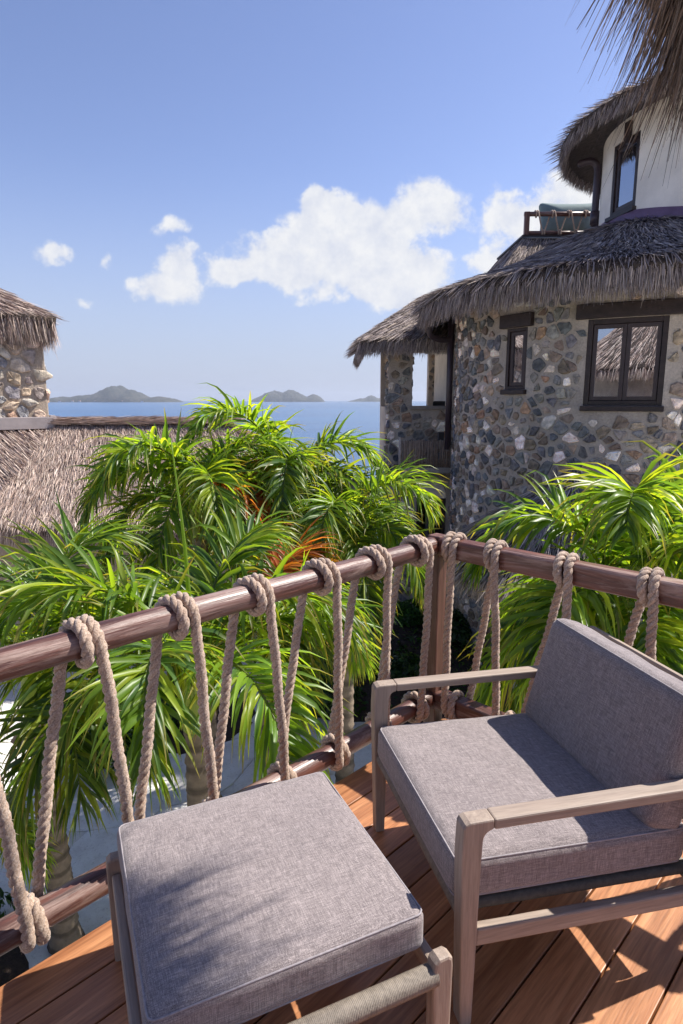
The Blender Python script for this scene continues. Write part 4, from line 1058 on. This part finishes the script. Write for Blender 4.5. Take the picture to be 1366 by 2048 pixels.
def rope_obj(P, R=.0192, lay=.1, ds=.007, seed=0):
    P, s = resample(P, ds); P = smoothP(P, 4); r0 = np.random.default_rng(seed + 50); P = P + np.stack([.0022 * np.sin(s * 7.3 + r0.uniform(0, 6)) + .0016 * np.sin(s * 19 + r0.uniform(0, 6)) for _ in range(3)], 1)
    T, N_, B_ = frames(P); r = np.random.default_rng(seed)
    Vs, Qs, Cs, off = [], [], [], 0; sides = 8; an = np.linspace(0, 2 * pi, sides, endpoint=False)
    for k in range(3):
        ph = 2 * pi * (s / lay + k / 3); c = P + R * .5 * (np.cos(ph)[:, None] * N_ + np.sin(ph)[:, None] * B_)
        T2, N2, B2 = frames(c)
        rs = R * .56 * (1 + r.normal(0, .02, len(P)))
        V = c[:, None] + rs[:, None, None] * (np.cos(an)[None, :, None] * N2[:, None] + np.sin(an)[None, :, None] * B2[:, None]) + r.normal(0, .0006, (len(P), sides, 3))
        i = np.arange(len(P) - 1)[:, None] * sides; j = np.arange(sides)[None]
        Q = np.stack([i + j, i + (j + 1) % sides, i + sides + (j + 1) % sides, i + sides + j], -1).reshape(-1, 4)
        Vs.append(V.reshape(-1, 3)); Qs.append(Q + off); off += len(P) * sides; Cs.append(np.ones((len(P) * sides, 3)) * r.uniform(.92, 1.05))
    # loose fibres
    nf = int(s[-1] * 230); i = r.integers(0, len(P), nf); a = r.uniform(0, 2 * pi, nf)
    nn = np.cos(a)[:, None] * N_[i] + np.sin(a)[:, None] * B_[i]; p = P[i] + nn * R * .85
    dd = T[i] * r.choice([-1, 1], nf)[:, None] * r.uniform(.4, 1, nf)[:, None] + nn * r.uniform(.1, .8, nf)[:, None]; dd /= np.linalg.norm(dd, axis=1)[:, None]
    V, Q, C_ = strand_mesh(p, dd, nn, r.uniform(.006, .018, nf), np.full(nf, .0011), r.uniform(0, .004, nf), np.zeros(nf), [(1.2, 1.15, 1.1)], r)
    Vs.append(V); Qs.append(Q + off); Cs.append(C_)
    o = link('rope', np_mesh('rope', np.vstack(Vs), np.vstack(Qs), np.vstack(Cs)), ROPE, rl, smooth=True)
    return o
A0 = K - E1 * 3.0
tl = [3.0 - x for x in (2.92, 2.56, 2.2, 1.85, 1.52, 1.19, .835, .5, .18)]
bl = [3.0 - x for x in (2.75, 2.42, 2.07, 1.72, 1.4, 1.06, .75, .44, .16)]
rope_obj(rope_path(tl, bl[:9], E1, E2, A0, RR + .017, .047 + .017), seed=1)
trr = [.105, .345, .70, 1.05, 1.4, 1.75, 2.1]; brr = [.15, .46, .81, 1.16, 1.51, 1.86]
rope_obj(rope_path(trr, brr, E2, -E1, K, .066, .064), seed=2)

# ------------------------------------------------------------------ furniture
def cord_wrap(name, p0, p1, r, parent, m, pitch_=.0042, squash=1.0):
    L = (Vector(p1) - Vector(p0)).length; n = int(L / pitch_) * 3; f = np.linspace(0, 1, n); ph = np.arange(n) % 3
    R = r + np.where(ph == 1, .0016, np.where(ph == 2, .0010, 0)) + np.random.default_rng(int(L * 1e4)).normal(0, .0001, n)
    P = np.array(p0)[None] * (1 - f)[:, None] + np.array(p1)[None] * f[:, None]
    me = tube_mesh(P, R, 14)
    return link(name, me, m, parent)
def seam(sx, sy, z, r, parent, rad_=.0028, name='piping', dome=0):
    pts = []
    hx, hy = sx / 2, sy / 2
    for cx_, cy_, a0 in ((hx - r, hy - r, 0), (-hx + r, hy - r, 90), (-hx + r, -hy + r, 180), (hx - r, -hy + r, 270)):
        for a in np.linspace(a0, a0 + 90, 8): pts.append((cx_ + r * cos(rad(a)), cy_ + r * sin(rad(a)), z))
    pts.append(pts[0]); me = tube_mesh(resample(pts, .01)[0], rad_, 6, cap=False)
    return link(name, me, PIPING, parent, smooth=True)
def cushion(name, sx, sy, sz, parent, loc, rot=(0, 0, 0), r=.032, dome=.014):
    o = link(name, bm_mesh(puff(sx, sy, sz, 30, r, dome)), FABRIC, parent, loc=loc, rot=rot, smooth=True)
    e_ = r * .293; seam(sx - 2 * e_ + .001, sy - 2 * e_ + .001, sz / 2 - e_ + .0015, r * .75, o)
    seam(sx - 2 * e_ + .001, sy - 2 * e_ + .001, -sz / 2 + e_ - .0015, r * .75, o)
    return o
# footstool: local x to the right edge direction (25 deg), local y away
OA = rad(24.6); oc = (-.235, 1.508)
fs = empty('footstool', (oc[0], oc[1], 0), OA, 'square grey cushioned footstool with teak legs in front of the armchair', 'footstool')
cushion('cushion', .685, .675, .105, fs, (0, 0, .378), r=.024, dome=.016)
hx, hy = .335, .325
LY = {-1: -.385, 1: .305}
for sx in (-1, 1):
    for sy in (-1, 1):
        bm = prism_bm([(-.026, .0), (.022, .0), (.027, .33), (.025, .352), (.014, .362), (-.014, .362), (-.026, .352), (-.03, .33)] if sx > 0 else [(-.022, .0), (.026, .0), (.03, .33), (.026, .352), (.014, .362), (-.014, .362), (-.025, .352), (-.027, .33)], -.019, .019, .007, 2)
        link('leg', bm_mesh(bm), TEAKZ, fs, loc=(sx * (hx + .018), LY[sy], -.01), smooth=False)
cord_wrap('wrapped_rail', (-hx - .0, LY[-1], .298), (hx, LY[-1], .298), .026, fs, CORD)
cord_wrap('wrapped_rail', (-hx, LY[1], .298), (hx, LY[1], .298), .026, fs, CORD)
for s in (-1, 1): box('side_rail', s * (hx + .018) - .014, s * (hx + .018) + .014, LY[-1] + .022, LY[1] - .022, .26, .305, TEAKY, fs, .006)
o = cord_wrap('webbing', (-hx + .05, 0, .318), (hx - .05, 0, .318), .005, fs, CORDD)
for k in range(9): cord_wrap('webbing', (-hx + .06 + k * .078, -hy + .05, .318), (-hx + .06 + k * .078, hy - .05, .318), .0045, fs, CORD, .02)

# armchair: local x rearwards, local y to the far side; origin at the near-front leg
CA = math.atan2(.235, .972); cw = .846
ch = empty('armchair', (.319 - .005, 1.409, 0), CA, 'low grey upholstered armchair with weathered teak frame facing the footstool', 'armchair')
AH = .627
for yy, nm in ((0, 'near'), (cw - .05, 'far')):
    # front leg: tapered, with a fillet under the arm
    fil = [(.05 + .032 * (1 - sin(a)), AH - .032 - .034 * (1 - cos(a)) - .000) for a in np.linspace(0, pi / 2, 7)]
    pts = [(.012, 0), (.047, 0), (.056, AH - .12)] + [(.058 + .03 * (1 - cos(a)), AH - .03 - .03 + .03 * sin(a)) for a in np.linspace(0, pi / 2, 6)] + [(.088, AH - .004), (.02, AH - .0), (.006, AH - .004), (0, AH - .018), (-.002, AH - .1)]
    pts = [(.012, 0), (.047, 0), (.056, AH - .12)] + [(.088 - .03 * cos(a), AH - .06 + .03 * sin(a)) for a in np.linspace(0, pi / 2, 6)] + [(.088, AH), (.02, AH), (.007, AH - .005), (.001, AH - .016), (-.002, AH - .1)]
    link('leg', bm_mesh(prism_bm(pts, yy, yy + .05, .005, 2)), TEAKZ, ch)
    pts = [(.088, AH), (.86, AH - .012), (.86, AH - .044), (.088, AH - .03)]
    link('armrest', bm_mesh(prism_bm(pts, yy - .001, yy + .051, .005, 2)), TEAKX, ch)
    pts = [(.80, 0), (.84, 0), (.80, AH - .06), (.745, AH - .058)]
    link('leg', bm_mesh(prism_bm(pts, yy + .004, yy + .046, .006, 2)), TEAKZ, ch)
    pts = [(.052, .238), (.77, .215), (.77, .265), (.056, .292)]
    link('side_rail', bm_mesh(prism_bm(pts, yy + .01, yy + .04, .006, 2)), TEAKX, ch)
    yin = yy + .07 if yy == 0 else yy - .02
    cord_wrap('wrapped_rail', (.03, yin, .325), (.79, yin, .295), .017, ch, CORDD)
cord_wrap('wrapped_rail', (.034, .05, .32), (.034, cw - .05, .32), .024, ch, CORD)
cord_wrap('wrapped_rail', (.78, .05, .28), (.78, cw - .05, .28), .02, ch, CORD)
cushion('seat_cushion', .76, cw - .108, .125, ch, (.385, cw / 2, .395), rot=(0, rad(2.0), 0), r=.03, dome=.014)
bl_ = rad(16)
cushion('back_cushion', .135, cw - .112, .43, ch, (.735, cw / 2, .632), rot=(0, bl_, 0), r=.042, dome=.004)
for yy in (.06, cw - .09):
    link('back_frame', bm_mesh(prism_bm([(.785, .3), (.815, .3), (.93, .76), (.9, .76)], yy, yy + .03, .005)), TEAKZ, ch)
link('back_frame', bm_mesh(box_bm(-.014, .014, .062, cw - .062, -.02, .02, .006)), TEAKY, ch, loc=(.915, 0, .775), rot=(0, bl_, 0))

# ------------------------------------------------------------------ our own villa: thatched eave at top right and the mass behind the camera
VC = (1.2, -.4)
villa = empty('thatched_villa', (VC[0], VC[1], 0), 0, 'overhanging thatched eave of the viewer\'s own villa at top right', 'building')
A2 = np.array([1.06 - VC[0], 2.18 - VC[1], 3.07]); B2_ = A2 + np.array([-.46, -.89, 0]) * 3.2; D2_ = A2 + np.array([.67, -.74, 0]) * 3.2; AP = np.array([.1, -1.2, 4.6])
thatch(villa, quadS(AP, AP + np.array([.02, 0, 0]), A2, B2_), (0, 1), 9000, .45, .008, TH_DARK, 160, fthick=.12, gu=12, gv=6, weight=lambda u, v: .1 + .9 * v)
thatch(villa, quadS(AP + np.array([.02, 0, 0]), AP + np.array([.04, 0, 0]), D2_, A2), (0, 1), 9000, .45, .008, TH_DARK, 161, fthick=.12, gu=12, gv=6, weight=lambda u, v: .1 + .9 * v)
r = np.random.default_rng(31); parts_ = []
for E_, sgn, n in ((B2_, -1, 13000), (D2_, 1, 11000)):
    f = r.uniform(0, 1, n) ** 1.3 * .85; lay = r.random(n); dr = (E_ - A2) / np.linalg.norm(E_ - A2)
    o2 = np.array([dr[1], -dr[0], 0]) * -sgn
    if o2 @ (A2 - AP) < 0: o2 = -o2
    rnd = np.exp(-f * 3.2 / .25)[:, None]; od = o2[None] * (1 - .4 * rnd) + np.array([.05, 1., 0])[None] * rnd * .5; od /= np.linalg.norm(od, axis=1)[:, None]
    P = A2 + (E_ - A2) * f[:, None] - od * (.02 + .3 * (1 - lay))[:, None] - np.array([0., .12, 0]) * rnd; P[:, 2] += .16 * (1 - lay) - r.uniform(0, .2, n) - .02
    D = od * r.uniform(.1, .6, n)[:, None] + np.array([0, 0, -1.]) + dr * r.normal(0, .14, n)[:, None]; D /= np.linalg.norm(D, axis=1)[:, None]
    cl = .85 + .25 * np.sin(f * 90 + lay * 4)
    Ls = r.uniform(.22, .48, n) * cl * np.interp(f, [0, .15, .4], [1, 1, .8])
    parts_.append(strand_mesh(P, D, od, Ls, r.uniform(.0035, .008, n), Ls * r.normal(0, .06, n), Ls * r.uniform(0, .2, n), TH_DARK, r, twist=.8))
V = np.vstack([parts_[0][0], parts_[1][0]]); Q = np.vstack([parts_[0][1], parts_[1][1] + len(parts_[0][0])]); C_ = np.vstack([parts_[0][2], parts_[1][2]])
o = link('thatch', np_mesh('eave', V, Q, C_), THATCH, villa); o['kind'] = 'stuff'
# main body of the villa further back (seen only in the window reflections)
back = cone(-4.7, -6.0, [(.1, 6.2), (2.2, 4.3), (3.6, 3.1), (4.0, 2.75)])
thatch(villa, back, (0, 2 * pi), 16000, .4, .02, TH_WARM, 161, nf=5000, fl=.4, fthick=.2, gu=60, gv=8, weight=lambda u, v: .1 + .9 * v)
bm = bmesh.new(); bmesh.ops.create_cone(bm, cap_ends=True, segments=32, radius1=3.1, radius2=3.1, depth=3.1 - GZ, matrix=Matrix.Translation((-4.7, -6.0, (3.1 + GZ) / 2)))
link('wall', bm_mesh(bm), MORTAR, villa)
